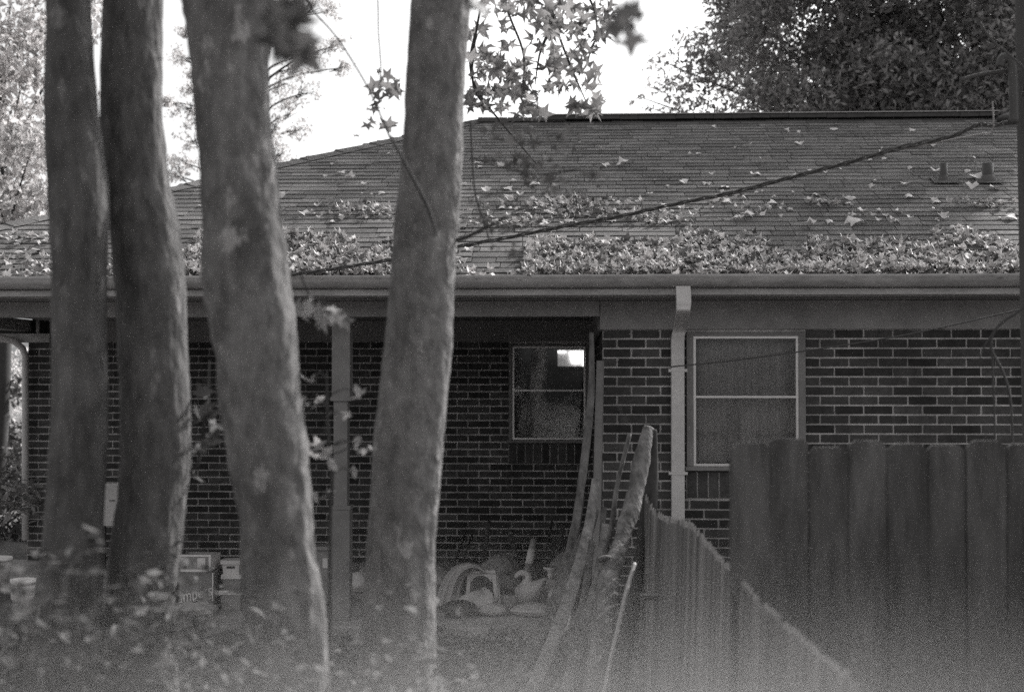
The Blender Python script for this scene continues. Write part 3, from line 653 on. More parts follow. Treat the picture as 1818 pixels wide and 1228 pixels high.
# ------------------------------------------------------------------ fences
def board_fence():
    Y = 5.0; x0 = PX(1297, Y); t = empty('board_fence', (x0+1.2, Y, 0), 'dark dog eared board fence standing across the yard before the brick wall', 'fence')
    b = MB(); x = x0; w = .136; i = 0; H = PZ(784, Y)
    offs = [.0, .008, -.004, .006, 0, -.006, .004]
    while x < x0+3.4:
        h = H+offs[i % 7]*1.2+random.uniform(-.004, .004)-.012*(i == 2); c = random.uniform(.010, .026); tl = random.uniform(-.004, .004); yy = Y+(.004 if i % 2 else -.004)
        g = random.uniform(.0, .0012); a = x+g; e = x+w-g
        prof = [(a, .02), (e, .02), (e+tl, h-c), (e-c*.8+tl, h-.004), (e-c*1.3+tl, h), (a+c*1.3+tl, h), (a+c*.8+tl, h-.004), (a+tl, h-c)]
        n = len(prof); b.add([(p[0], yy, p[1]) for p in prof]+[(p[0], yy+.018, p[1]) for p in prof], [tuple(range(n)), tuple(reversed(range(n, 2*n)))]+[(k, k+n, (k+1) % n+n, (k+1) % n) for k in range(n)])
        x += w+random.uniform(.0, .002); i += 1
    b.build('boards', M_['fence'], t)
    r = MB(); 
    for z in (.35, H-.32): r.box(x0, x0+3.4, Y+.028, Y+.066, z-.045, z+.045)
    r.build('rail', M_['fence'], t)
    for px in (1310, 1900): q = MB(); xx = PX(px, Y)+.03; q.box(xx-.045, xx+.045, Y+.07, Y+.16, -.1, H-.06); q.build('fence_post', M_['fence'], t, bevel=.004)
board_fence()
def stockade():
    rows = [(1146, 868, 8.0), (1156, 890, 7.75), (1166, 906, 7.55), (1190, 915, 7.2), (1212, 921, 6.9), (1228, 924, 6.6), (1248, 946, 6.25), (1272, 975, 5.75), (1305, 1010, 5.2), (1345, 1050, 4.75), (1395, 1098, 4.25), (1440, 1135, 3.9), (1490, 1175, 3.5), (1560, 1235, 3.05)]
    # fence line runs towards the camera; picket tops taken along the sagging line
    ys = [r[2] for r in rows]; xs = [P(r[0], r[1], r[2]).x for r in rows]; zs = [P(r[0], r[1], r[2]).z for r in rows]
    t = empty('stockade_fence', (xs[6], ys[6], 0), 'sagging weathered stockade fence of narrow pickets running from the brick corner towards the front', 'fence')
    b = MB(); tipf = []; y = 8.02; i = 0
    f = lambda y, a: float(np.interp(-y, [-v for v in ys], a))
    while y > 3.1:
        x = f(y, xs)+random.uniform(-.0012, .0012); z = f(y, zs)+.012*noise.noise(Vector((y*5, 0, 0)))+random.uniform(-.004, .004); w = .030+random.uniform(-.003, .003); lean = random.uniform(-.003, .003)
        xb = x-.03
        # half round picket with pointed top
        n = 7; V = []; 
        for (zz, rr, cx) in ((.01, w, xb), (z-.045, w, x), (z-.012, w*.6, x)):
            for k in range(n):
                a = 2*math.pi*k/n; V.append((cx-abs(math.cos(a))*rr*.5, y+math.sin(a)*rr*.98+lean*(zz/z), zz))
        F = [(q*n+k, q*n+(k+1) % n, (q+1)*n+(k+1) % n, (q+1)*n+k) for q in range(2) for k in range(n)]+[tuple(2*n+k for k in range(n))]
        b.add(V, F)
        W = []
        for (zz, rr) in ((z-.036*y/8, w*.9), (z-.010, w*.66), (z, w*.3)):
            for k in range(n):
                a = 2*math.pi*k/n; W.append((x-.001-abs(math.cos(a))*rr*.5, y+math.sin(a)*rr*.98, zz))
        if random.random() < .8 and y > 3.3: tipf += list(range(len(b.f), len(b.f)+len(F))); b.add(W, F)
        y -= .056; i += 1
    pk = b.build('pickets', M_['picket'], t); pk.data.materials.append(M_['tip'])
    for q in tipf: pk.data.polygons[q].material_index = 1  # tip faces carry the sunlit edge in their colour
    for h in (.3, -.25):
        r = MB(); L = [Vector((f(v, xs)+.045, v, (f(v, zs)+h) if h < 0 else h)) for v in np.linspace(8.0, 3.1, 14)]; r.tube(L, .03, n=6); r.build('rail', M_['picket'], t)
    for v in (7.95, 5.7):
        q = MB(); q.tube([(f(v, xs)+.1, v, -.1), (f(v, xs)+.1, v, f(v, zs)-.14)], .045, n=10); q.build('fence_post', M_['picket'], t)
stockade()

# ------------------------------------------------------------------ leaning timber by the fence
def timber(name, rows, m, label, cat, rough=.12, flat=1, n=16, group=None):
    """rows (px, py, Y, width px)"""
    pts = [P(r[0], r[1], r[2]) for r in rows]; rad = [r[3]/2*r[2]/FPX for r in rows]
    d = (pts[-1]-pts[-2]); 
    if pts[-1].z > .02 and d.z < 0 and name not in ('rod', 'strip', 'branch_stub'): g = pts[-1]+d*((pts[-1].z-.01)/-d.z); pts.append(g); rad.append(rad[-1])
    b = MB(); b.tube(spline(pts, 8), lerp_list(rad, 8), n=n, rough=rough, flat=flat)
    o = b.build(name, m); bx = pts[-1]; o.location = bx; o.data.transform(Matrix.Translation(-bx)); return tag(o, label, cat, group)
timber('log', [(1152, 758, 8.0, 20), (1142, 800, 7.9, 27), (1126, 880, 7.75, 31), (1110, 940, 7.6, 31), (1094, 990, 7.45, 31), (1078, 1040, 7.3, 33), (1072, 1100, 7.1, 35), (1062, 1170, 6.9, 33), (1058, 1240, 6.75, 34)], M_['deadwood'], 'knotty grey log leaning upright against the far end of the stockade fence', 'log', rough=.26, flat=.5)
timber('branch', [(1160, 762, 8.0, 12), (1158, 820, 8.0, 20), (1152, 900, 7.95, 26), (1135, 1000, 7.9, 22), (1120, 1100, 7.8, 24), (1105, 1200, 7.7, 24)], M_['twig'], 'dark pole leaning close behind the knotty grey log', 'pole', rough=.15)
timber('rod', [(1127, 1000, 7.0, 7), (1112, 1050, 6.85, 8), (1098, 1110, 6.7, 8), (1084, 1170, 6.55, 7), (1070, 1240, 6.4, 7)], M_['plastic_g'], 'thin white rod leaning between the grey log and the pickets', 'rod', rough=0)
timber('plank', [(1050, 590, 9.7, 8), (1050, 680, 9.6, 12), (1044, 760, 9.4, 15), (1032, 860, 9.2, 14), (1018, 950, 9.0, 16), (1000, 1020, 8.8, 18), (972, 1095, 8.5, 18), (940, 1160, 8.2, 20), (912, 1212, 8.0, 22)], M_['plank'], 'long bent plank curving up from the ground past the porch window', 'plank', flat=.35, group=None)
timber('plank', [(1061, 905, 9.2, 7), (1048, 950, 9.1, 9), (1034, 1000, 8.9, 9), (1018, 1060, 8.7, 10), (998, 1120, 8.4, 10), (972, 1180, 8.1, 12)], M_['plank'], 'short narrow plank nearest the grey log, leaning in the porch opening', 'plank', flat=.4)
timber('plank', [(1046, 930, 9.0, 8), (1028, 960, 8.9, 9), (1012, 1010, 8.7, 10), (1000, 1060, 8.5, 11), (985, 1120, 8.3, 12), (965, 1180, 8.1, 12)], M_['plank'], 'narrow split plank between the bent plank and the short one', 'plank', flat=.4)
timber('post', [(1066, 640, 9.9, 14), (1063, 760, 9.88, 15), (1060, 900, 9.85, 15), (1058, 1040, 9.8, 16), (1056, 1110, 9.75, 16)], M_['trim_dark'], 'dull upright board standing at the corner of the brick pier', 'board', flat=.5, rough=.03)
timber('strip', [(1012, 1092, 8.2, 3), (1004, 1112, 8.15, 7), (990, 1132, 8.1, 4)], M_['white'], 'small bright sliver of white trim lying against the planks', 'trim strip', flat=.4, rough=0)
timber('slat', [(1072, 900, 9.4, 10), (1066, 1000, 9.2, 11), (1058, 1100, 8.9, 12), (1048, 1200, 8.6, 12)], M_['plank'], 'dark slat standing almost upright just left of the grey log', 'slat', flat=.3)
timber('slat', [(1034, 880, 9.5, 9), (1022, 960, 9.3, 10), (1002, 1060, 9.0, 11), (985, 1150, 8.6, 12), (975, 1215, 8.4, 12)], M_['twig'], 'blackened slat right behind the long bent plank', 'slat', flat=.3)
timber('slat', [(1052, 960, 8.6, 12), (1040, 1040, 8.4, 13), (1022, 1130, 8.1, 14), (1006, 1215, 7.8, 14)], M_['deadwood'], 'rough grey slat with torn grain lowest in the timber bundle', 'slat', flat=.35, rough=.25)
timber('slat', [(1000, 930, 12.4, 7), (990, 985, 12.1, 7), (976, 1050, 11.6, 7), (968, 1085, 11.4, 7)], M_['plank'], 'slim slat leaning on the dark wall panel', 'slat', flat=.3)
timber('branch', [(1118, 770, 8.1, 7), (1096, 860, 8.0, 9), (1085, 940, 7.9, 9), (1070, 1000, 7.8, 10), (1056, 1100, 7.6, 11), (1040, 1220, 7.3, 12)], M_['deadwood'], 'thin crooked dead branch between the planks and the grey log', 'branch', rough=.3)
timber('branch_stub', [(1062, 994, 7.4, 8), (1078, 990, 7.42, 11), (1092, 996, 7.45, 12)], M_['deadwood'], 'short broken branch stub caught level against the grey log', 'branch', rough=.3)
timber('plank', [(1058, 850, 9.0, 14), (1046, 930, 8.8, 18), (1026, 1010, 8.5, 22), (1000, 1090, 8.2, 24), (968, 1170, 7.9, 24), (944, 1226, 7.7, 24)], M_['plank_p'], 'widest rough plank of the bundle, sloping down away from the grey log', 'plank', flat=.2, rough=.04)
timber('plank', [(1076, 930, 8.6, 16), (1066, 1010, 8.4, 20), (1046, 1090, 8.1, 22), (1022, 1170, 7.8, 24), (1004, 1228, 7.6, 24)], M_['deadwood'], 'weathered plank with a split edge directly beside the grey log', 'plank', flat=.25, rough=.05)
# bracket nailed to the fence
p = P(1150, 1060, 7.9)
o = MB(); o.box(P(1135, 1055, 6.9).x, P(1170, 1055, 6.9).x, 6.88, 6.95, PZ(1062, 6.9), PZ(1053, 6.9)); k = o.build('timber_block', M_['metal_d'], None, bevel=.004); tag(k, 'short dark block sticking out level from the stockade fence', 'block')

# ------------------------------------------------------------------ clutter on the porch
GZ = .06
def ctr(px0, px1, Y): return (PX(px0, Y)+PX(px1, Y))/2
def swan():
    Y = 10.75; c = P(940, 1050, Y); sc = Y/FPX
    t = empty('swan_planter', (c.x, Y, GZ), 'white swan shaped planter with curved neck on the porch floor', 'planter')
    z0 = GZ
    b = MB(); cx = PX(943, Y); cz = PZ(1052, Y)
    # body: boat-shaped loft from breast to tail
    rings = []
    for (px, py, w, h) in ((914, 1048, .02, .03), (920, 1050, .055, .075), (930, 1052, .08, .105), (943, 1050, .085, .11), (955, 1044, .07, .09), (964, 1036, .04, .06), (970, 1028, .012, .02)):
        rings.append((P(px, py, Y), w, h))
    n = 16; V = []; F = []
    for (p, w, h) in rings:
        for k in range(n):
            a = 2*math.pi*k/n; V.append((p.x+.006*noise.noise(Vector((k, p.x*20, 1))), p.y+w*math.cos(a), max(z0, p.z+h*math.sin(a)*(1 if math.sin(a) < 0 else .75))))
    for i in range(len(rings)-1):
        for k in range(n): F.append((i*n+k, i*n+(k+1) % n, (i+1)*n+(k+1) % n, (i+1)*n+k))
    F.append(tuple(range(n))); F.append(tuple((len(rings)-1)*n+k for k in range(n)))
    b.add(V, F, True); b.build('body', M_['swan'], t)
    b = MB(); b.tube(spline([P(x, y, Y) for x, y in ((922, 1054), (930, 1040), (938, 1026), (936, 1019), (929, 1016), (921, 1018), (914, 1025))], 6), lerp_list([.05, .036, .027, .024, .024, .022, .012], 6), n=14); b.build('neck', M_['swan'], t)
    b = MB(); b.tube(spline([P(x, y, Y-.06) for x, y in ((930, 1052), (948, 1046), (962, 1034))], 5), lerp_list([.02, .04, .01], 5), n=12, flat=.5); b.build('wing', M_['swan'], t)
swan()
def lathe_thing(name, px, pybase, prof, m, label, cat, Y=None, tilt=0, parts=None):
    if Y is None: d = ray(px, pybase); Y = (EYE+d*((GZ-EYE.z)/d.z)).y
    x = PX(px, Y); t = empty(name, (x, Y, GZ), label, cat); Mx = Matrix.Translation((x, Y, GZ)) @ Matrix.Rotation(R(tilt), 4, 'Y')
    for pn, pr, mm in prof: b = MB(); b.lathe(pr, 22, Mx); b.build(pn, mm, t)
    return t
lathe_thing('pedestal_urn', 977, 1070, [('body', [(0, .16), (.05, .165), (.062, .13), (.05, .06), (.028, .02), (.045, .0)], M_['swan']), ('bowl', [(0, .17), (.02, .172), (.025, .2), (.016, .215), (.055, .245), (.058, .255), (0, .25)], M_['swan'])], None, 'small white urn on a foot, next to the swan planter', 'urn', Y=10.95)
# striped tube standing behind the swan
def tube_thing(name, segs, label, cat, r, m2=None):
    pts0 = P(*segs[-1][:2], segs[-1][2]); t = empty(name, (pts0.x, pts0.y, GZ), label, cat)
    return t
Yt = 11.3; t = empty('banded_pipe', (PX(935, Yt), Yt, GZ), 'dark leaning pipe with one white band, behind the swan planter', 'pipe')
a = P(948, 957, Yt); c = Vector((PX(930, Yt), Yt-.15, GZ+.02)); b = MB(); b.tube([a, a.lerp(c, .2)], [.026, .028], n=14); b.tube([a.lerp(c, .45), c], [.03, .034], n=14); b.build('pipe', M_['plastic_g'], t)
b = MB(); b.tube([a.lerp(c, .19), a.lerp(c, .46)], [.031, .034], n=14); b.build('band', M_['plastic_w'], t)
# white plastic chair seat with arch, cloth over it
def chair():
    Y = 10.6; x0 = PX(830, Y); x1 = PX(880, Y); zt = PZ(1012, Y); t = empty('plastic_chair', ((x0+x1)/2, Y+.15, GZ), 'small white plastic stool with an arched opening, cloth beside it', 'stool')
    b = MB(); b.box(x0, x1, Y, Y+.26, zt-.028, zt); b.build('seat', M_['plastic_w'], t, bevel=.008)
    for (xa, xb, ya) in ((x0, x0+.028, Y+.005), (x1-.03, x1, Y+.005), (x0, x0+.028, Y+.225), (x1-.03, x1, Y+.225)):
        s = MB(); out_ = -.02 if xa == x0 else .03
        s.add([(xa, ya, zt-.03), (xb, ya, zt-.03), (xb, ya+.03, zt-.03), (xa, ya+.03, zt-.03), (xa+out_, ya, GZ), (xb+out_, ya, GZ), (xb+out_, ya+.03, GZ), (xa+out_, ya+.03, GZ)], [(0,1,5,4),(1,2,6,5),(2,3,7,6),(3,0,4,7),(4,5,6,7),(0,3,2,1)]); s.build('leg', M_['plastic_w'], t)
    # arched apron
    n = 14; V = []; F = []
    for i in range(n+1):
        u = i/n; x = x0+.028+(x1-x0-.058)*u; z = zt-.03-.05*(abs(2*u-1)**2.6)-.012; V += [(x, Y+.006, zt-.03), (x, Y+.006, z), (x, Y+.02, zt-.03), (x, Y+.02, z)]
    for i in range(n): a = i*4; F += [(a, a+1, a+5, a+4), (a+2, a+6, a+7, a+3), (a+1, a+3, a+7, a+5)]
    s = MB(); s.add(V, F); s.build('apron', M_['plastic_w'], t)
chair()
def drape(name, fn, nu, nv, m, label, cat, loc):
    V = []; F = []
    for j in range(nv+1):
        for i in range(nu+1): V.append(fn(i/nu, j/nv))
    for j in range(nv):
        for i in range(nu): a = j*(nu+1)+i; F.append((a, a+1, a+nu+2, a+nu+1))
    me = np_mesh(name, V, F); me.polygons.foreach_set('use_smooth', [True]*len(me.polygons)); o = link(name, me, m); o.location = loc; me.transform(Matrix.Translation(-Vector(loc)))
    s = o.modifiers.new('thick', 'SOLIDIFY'); s.thickness = .008
    return tag(o, label, cat)
Yc = 10.7
_po = spline([Vector(q+(0,)) for q in ((770, 1076), (783, 1036), (800, 1010), (824, 998), (848, 1001), (862, 1012))], 8)
_pi = spline([Vector(q+(0,)) for q in ((812, 1078), (818, 1050), (826, 1028), (838, 1016), (850, 1014), (858, 1018))], 8)
def cl(u, v):
    k = v*(len(_po)-1); i = min(int(k), len(_po)-2); f = k-i
    a = _po[i].lerp(_po[i+1], f); c = _pi[i].lerp(_pi[i+1], f); q = a.lerp(c, u)
    p = P(q.x, q.y, Yc-.16*math.sin(math.pi*u)-.03+.03*math.sin(u*17+v*3)*(1-.5*v)); p.z = max(p.z, GZ+.01); return p
drape('draped_cloth', cl, 44, 36, M_['cloth'], 'pale cloth hanging in folds over the crate left of the white stool', 'cloth', (PX(800, Yc), Yc, GZ))
b = MB(); b.box(PX(792, Yc), PX(826, Yc), Yc+.06, Yc+.34, GZ, PZ(1016, Yc)); tag(b.build('crate', M_['card'], bevel=.005), 'dull crate hidden under the pale hanging cloth', 'crate')
def sack(u, v):
    a = u*2*math.pi; r = math.sin(math.pi*min(1, v*.96+.02))**.7; x = PX(846, 10.3)+.15*r*math.cos(a)+.02*math.sin(5*a); y = 10.3+.10*r*math.sin(a); z = GZ+.16*v*(1+.15*math.sin(3*a+v*4))+.02*math.sin(7*a)*r
    return Vector((x+.1*(v-.5), y, max(GZ+.005, z)))
drape('sack', sack, 36, 14, M_['cloth'], 'slumped grey sack lying in front of the white stool', 'sack', (PX(846, 10.3), 10.3, GZ))
b = MB(); Yb2 = 10.2; b.box(PX(786, Yb2), PX(804, Yb2), Yb2, Yb2+.1, GZ, GZ+.05); b.box(PX(788, Yb2), PX(800, Yb2), Yb2+.01, Yb2+.09, GZ+.05, GZ+.085); tag(b.build('foam_block', M_['plastic_w'], bevel=.006), 'little white block in front of the hanging cloth', 'block')
timber('board', [(826, 948, 12.6, 10), (812, 985, 12.2, 10), (798, 1030, 11.8, 10), (786, 1075, 11.5, 10)], M_['plank'], 'thin board leaning behind the draped cloth, further from the window', 'board', flat=.3, rough=.03)
timber('board', [(838, 950, 12.7, 9), (826, 985, 12.3, 9), (814, 1030, 11.9, 9), (806, 1060, 11.7, 9)], M_['plank'], 'thin board leaning behind the draped cloth, closer to the window', 'board', flat=.3, rough=.03)
timber('rod', [(980, 925, 12.6, 3.5), (972, 965, 12.3, 3.5), (960, 1012, 11.9, 3.5), (950, 1045, 11.6, 3.5)], M_['metal_d'], 'thin dark stake leaning on the porch wall behind the urn', 'stake', rough=0)
b = MB(); b.box(PX(979, 12.8), PX(1022, 12.8), 12.8, 12.84, GZ, PZ(951, 12.8)); bb = b.build('leaning_panel', M_['metal_d']); tag(bb, 'dark panel with a pale top edge standing against the porch wall', 'panel')
b = MB(); b.box(PX(979, 12.8), PX(1022, 12.8), 12.795, 12.845, PZ(951, 12.8)+.001, PZ(949, 12.8)); b.build('edge_strip', M_['paint'], bb)
for (pxa, pxb, pya, pyb, lb) in ((870, 886, 985, 999, 'small mottled tin beside the cardboard one, on the porch floor'), (895, 918, 984, 999, 'small plain box by the porch wall behind the stool')):
    Yq = 12.7; z1 = PZ(pya, Yq); b = MB(); b.box(PX(pxa, Yq), PX(pxb, Yq), Yq, Yq+.1, GZ, z1); b.box(PX(pxa, Yq)+.01, PX(pxb, Yq)-.01, Yq+.01, Yq+.09, z1, z1+.012); tag(b.build('small_box', M_['cloth'] if pxa > 890 else M_['card'], bevel=.004), lb, 'box')

def bag(cx, Y, r, h, m, label, name='bag', seed=0):
    def fn(u, v):
        a = u*2*math.pi; p = math.sin(math.pi*min(.985, .12+v*.86))**.6; n_ = 1+.22*noise.noise(Vector((math.cos(a)*1.5+seed, math.sin(a)*1.5, v*3)))+.08*math.sin(a*9+v*5)*v
        return Vector((PX(cx, Y)+r*p*n_*math.cos(a), Y+r*.8*p*n_*math.sin(a), GZ+.004+h*v*(1+.1*noise.noise(Vector((u*6, seed, 0))))))
    return drape(name, fn, 40, 18, m, label, 'bag', (PX(cx, Y), Y, GZ))
bag(905, 11.2, .11, .16, M_['plastic_g'], 'dark crumpled bag between the white stool and the swan planter', seed=3)
bag(815, 10.15, .13, .12, M_['metal_d'], 'low black bag in front of the little white block', seed=5)
bag(872, 10.25, .12, .09, M_['cloth'], 'flat pale bag just right of the slumped grey sack', seed=8)
bag(1000, 10.5, .12, .2, M_['cloth'], 'bulging pale bag under the planks, right of the white urn', seed=11)
bag(350, 10.15, .15, .10, M_['cloth'], 'crumpled cloth bag on the floor before the lettered box', seed=14)
bag(640, 11.3, .12, .16, M_['plastic_w'], 'small white bag beside the porch post', seed=17)
def carton(a, c, py, Y, m, label, name='carton', z0=None, rot=0):
    x0, x1 = PX(a, Y), PX(c, Y); z0 = GZ if z0 is None else z0; z1 = PZ(py, Y)
    t = empty(name, ((x0+x1)/2, Y+.1, z0), label, 'box'); Mx = Matrix.Translation(t.location) @ Matrix.Rotation(R(rot), 4, 'Z') @ Matrix.Translation(-t.location)
    b = MB(); b.box(x0, x1, Y, Y+.22, z0, z1, Mx); b.build('box_body', m, t, bevel=.004)
    b = MB(); b.box(x0-.012, x1+.010, Y-.07, Y-.002, z1-.012, z1-.004, Mx); b.build('flap', m, t)
    b = MB(); b.box((x0+x1)/2-.02, (x0+x1)/2+.02, Y-.003, Y+.223, z1+.001, z1+.004, Mx); b.build('tape', M_['cloth'], t)
bag(760, 11.3, .20, .22, M_['cloth'], 'big slumped sack at the foot of the straight pale trunk', seed=21)
bag(890, 11.7, .17, .26, M_['plastic_g'], 'tall grey bag against the wall behind the white stool', seed=24)
bag(1012, 11.6, .18, .30, M_['plastic_g'], 'tall dark bag by the leaning dark panel', seed=27)
bag(945, 10.25, .16, .09, M_['cloth'], 'flattened pale bag in front of the swan planter', seed=29)
timber('board', [(868, 925, 12.8, 8), (860, 985, 12.4, 8), (850, 1030, 12.1, 8)], M_['plank'], 'thin board leaning on the brick behind the white stool', 'board', flat=.3, rough=.05)
timber('board', [(905, 940, 12.8, 9), (915, 990, 12.5, 9), (922, 1030, 12.2, 9)], M_['plank'], 'short board tilted the other way behind the swan planter', 'board', flat=.3, rough=.05)
carton(848, 890, 1010, 11.9, M_['card'], 'cardboard box standing behind the white stool', rot=8)
carton(893, 925, 1022, 11.9, M_['cloth'], 'pale square box behind the swan planter', rot=-6)
carton(770, 800, 1030, 11.6, M_['card'], 'cardboard box beside the pale trunk at the end of the clutter', rot=5)
carton(640, 668, 1010, 12.0, M_['cloth'], 'pale box half hidden by the straight pale trunk', rot=12)
carton(434, 470, 1040, 10.8, M_['card'], 'brown box to the right of the small stack of tubs', rot=-9)
carton(215, 300, 1030, 11.4, M_['card'], 'wide cardboard box on the porch behind the second dark trunk', rot=4)
b = MB(); xx = PX(637, 11.9); b.lathe([(0, 0), (.055, 0), (.06, .13), (.064, .135), (.064, .14), (.0, .138)], 20, Matrix.Translation((PX(905, 10.3), 10.3, GZ))); tag(b.build('paint_tin', M_['plastic_g']), 'round paint tin in front of the swan planter', 'tin')
# stacked crates and boxes between trunks
def open_box(x0, x1, y0, y1, z0, z1, m, name, par=None, w=.012, taper=0):
    b = MB(); tp = taper
    def wall(a, c, d, e_): b.box(a, c, d, e_, z0, z1)
    wall(x0, x1, y0, y0+w); wall(x0, x1, y1-w, y1); wall(x0, x0+w, y0+w, y1-w); wall(x1-w, x1, y0+w, y1-w); b.box(x0+w, x1-w, y0+w, y1-w, z0, z0+w)
    return b.build(name, m, par, bevel=.003)
Yx = 10.3
x0, x1 = PX(306, Yx), PX(380, Yx); zt = PZ(1019, Yx)
t = empty('lettered_box', ((x0+x1)/2, Yx+.15, GZ), 'large grey box with slanting pale lettering, under the open crate', 'box')
b = MB(); b.box(x0, x1, Yx, Yx+.3, GZ, zt); b.build('carton', M_['card'], t, bevel=.004)
b = MB(); b.box(x1-.006, x1+.002, Yx-.003, Yx+.004, GZ+.08, zt-.002); b.box(x0, x0+.14, Yx-.003, Yx+.01, PZ(1086, Yx)-.004, PZ(1086, Yx)+.006); b.build('edge_tape', M_['white'], t)
cu = bpy.data.curves.new('lettering', 'FONT'); cu.body = 'Pampers'; cu.size = .125; cu.extrude = .0015; cu.shear = .25
to = bpy.data.objects.new('tmp', cu); col.objects.link(to); bpy.context.view_layer.update()
me = bpy.data.meshes.new_from_object(to.evaluated_get(bpy.context.evaluated_depsgraph_get())); bpy.data.objects.remove(to)
me.transform(Matrix.Translation((x0+.008, Yx-.002, PZ(1078, Yx))) @ Matrix.Rotation(R(-14), 4, 'Y') @ Matrix.Rotation(R(90), 4, 'X') @ Matrix.Diagonal((.72, 1, 1, 1)))
me.materials.clear(); link('lettering', me, M_['white'], t)
t = empty('open_crate', ((x0+x1)/2, Yx+.15, zt), 'open topped crate with a white rim standing on the lettered box', 'crate')
xa, xb = PX(316, Yx), PX(375, Yx); z1 = PZ(991, Yx)
open_box(xa, xb, Yx+.01, Yx+.28, zt+.002, z1, M_['plastic_g'], 'crate_body', t)
b = MB(); b.box(xa-.004, xb+.004, Yx, Yx+.02, z1, z1+.014); b.box(xb-.012, xb+.004, Yx+.0, Yx+.28, zt+.01, z1); b.box(xa-.012, xb-.014, Yx-.005, Yx+.008, zt+.003, zt+.022); b.build('rim', M_['white'], t)
b = MB(); b.box(PX(352, Yx), PX(366, Yx), Yx+.002, Yx+.009, zt+.03, z1-.01); b.build('sticker', M_['plastic_w'], t)
b = MB(); b.box(PX(322, Yx), PX(336, Yx), Yx+.002, Yx+.009, zt+.04, z1-.03); b.build('sticker', M_['cloth'], t)
# stack of tubs
def tub(px0, px1, py0, py1, Y, m, label, slot=False, rim=True, tap=.06):
    x0, x1 = PX(px0, Y), PX(px1, Y); z1, z0 = PZ(py0, Y), max(GZ, PZ(py1, Y)); d = x1-x0
    t = empty('plastic_tub', ((x0+x1)/2, Y+d/2, z0), label, 'tub'); k = tap*d
    b = MB(); V = [(x0+k, Y+k, z0), (x1-k, Y+k, z0), (x1-k, Y+d-k, z0), (x0+k, Y+d-k, z0), (x0, Y, z1), (x1, Y, z1), (x1, Y+d, z1), (x0, Y+d, z1)]
    b.add(V, [(0, 1, 5, 4), (1, 2, 6, 5), (2, 3, 7, 6), (3, 0, 4, 7), (3, 2, 1, 0), (4, 5, 6, 7)]); b.build('tub_body', m, t, bevel=.006)
    if rim: b = MB(); b.box(x0-.008, x1+.008, Y-.008, Y+d+.008, z1-.028, z1+.004); b.build('rim', M_['plastic_w'], t, bevel=.004)
    if slot: b = MB(); xm = (x0+x1)/2; b.box(xm-.03, xm+.03, Y-.004+k*.3, Y+.006+k*.3, (z0+z1)/2-.004, (z0+z1)/2+.012); b.build('handle_slot', M_['metal_d'], t)
    return t
tub(392, 430, 1052, 1095, 10.35, M_['plastic_g'], 'bottom tub of the small stack, wide white lid')
tub(396, 429, 1024, 1051, 10.38, M_['plastic_g'], 'middle tub of the small stack with a pale rim')
tub(395, 427, 998, 1023, 10.4, M_['plastic_w'], 'top tub of the small stack, with a dark handle slot', slot=True)
# white panel box seen between the two dark trunks
Yp = 12.5; t = empty('panel_box', (PX(196, Yp), Yp, GZ), 'tall narrow white box with a seam, standing by the porch wall', 'box')
b = MB(); b.box(PX(176, Yp), PX(216, Yp), Yp, Yp+.2, PZ(937, Yp), PZ(860, Yp)); b.build('cabinet', M_['plastic_w'], t, bevel=.006)
b = MB(); b.box(PX(196, Yp), PX(205, Yp), Yp-.006, Yp, PZ(892, Yp), PZ(890, Yp)); b.build('latch', M_['metal_d'], t)
for q in (180, 212): b = MB(); b.box(PX(q, Yp)-.015, PX(q, Yp)+.015, Yp+.08, Yp+.12, GZ, PZ(937, Yp)); b.build('leg', M_['metal_d'], t)
# bin half hidden behind the thick trunk
t = tub(560, 591, 975, 1075, 10.6, M_['plastic_g'], 'tall grey bin half hidden behind the thick blotchy trunk', rim=False, tap=.1); t.name = 'grey_bin'; t['category'] = 'bin'
b = MB(); b.box(PX(574, 10.6), PX(583, 10.6), 10.594, 10.604, PZ(1010, 10.6), PZ(992, 10.6)); b.build('tag_plate', M_['plastic_w'], t)
b = MB(); b.box(PX(558, 10.6), PX(593, 10.6), 10.58, 10.75, PZ(978, 10.6), PZ(971, 10.6)); b.build('lid', M_['plastic_g'], t, bevel=.004)
# nursery pots, outside to the left
def pot(px0, px1, py0, py1, Y, label, tilt=0):
    x = (PX(px0, Y)+PX(px1, Y))/2; r = (PX(px1, Y)-PX(px0, Y))/2; z1 = PZ(py0, Y); z0 = PZ(py1, Y); h = z1-z0
    t = empty('nursery_pot', (x, Y, z0), label, 'pot'); b = MB(); Mx = Matrix.Translation((x, Y, z0)) @ Matrix.Rotation(R(tilt), 4, 'Y')
    b.lathe([(0, .01), (r*.74, 0), (r*.8, h*.4), (r*.92, h*.45), (r*.93, h*.85)], 24, Mx); b.build('pot_body', M_['plastic_w'], t)
    b = MB(); b.lathe([(r*.94, h*.86), (r, h*.86), (r, h), (r*.93, h), (r*.85, h*.5), (0, h*.4)], 24, Mx); b.build('rim', M_['plastic_w'], t)
    b = MB(); b.box(x-.02, x+.02, Y-r*.86, Y-r*.72, z0+h*.08, z0+h*.12); b.build('drain_slot', M_['metal_d'], t)
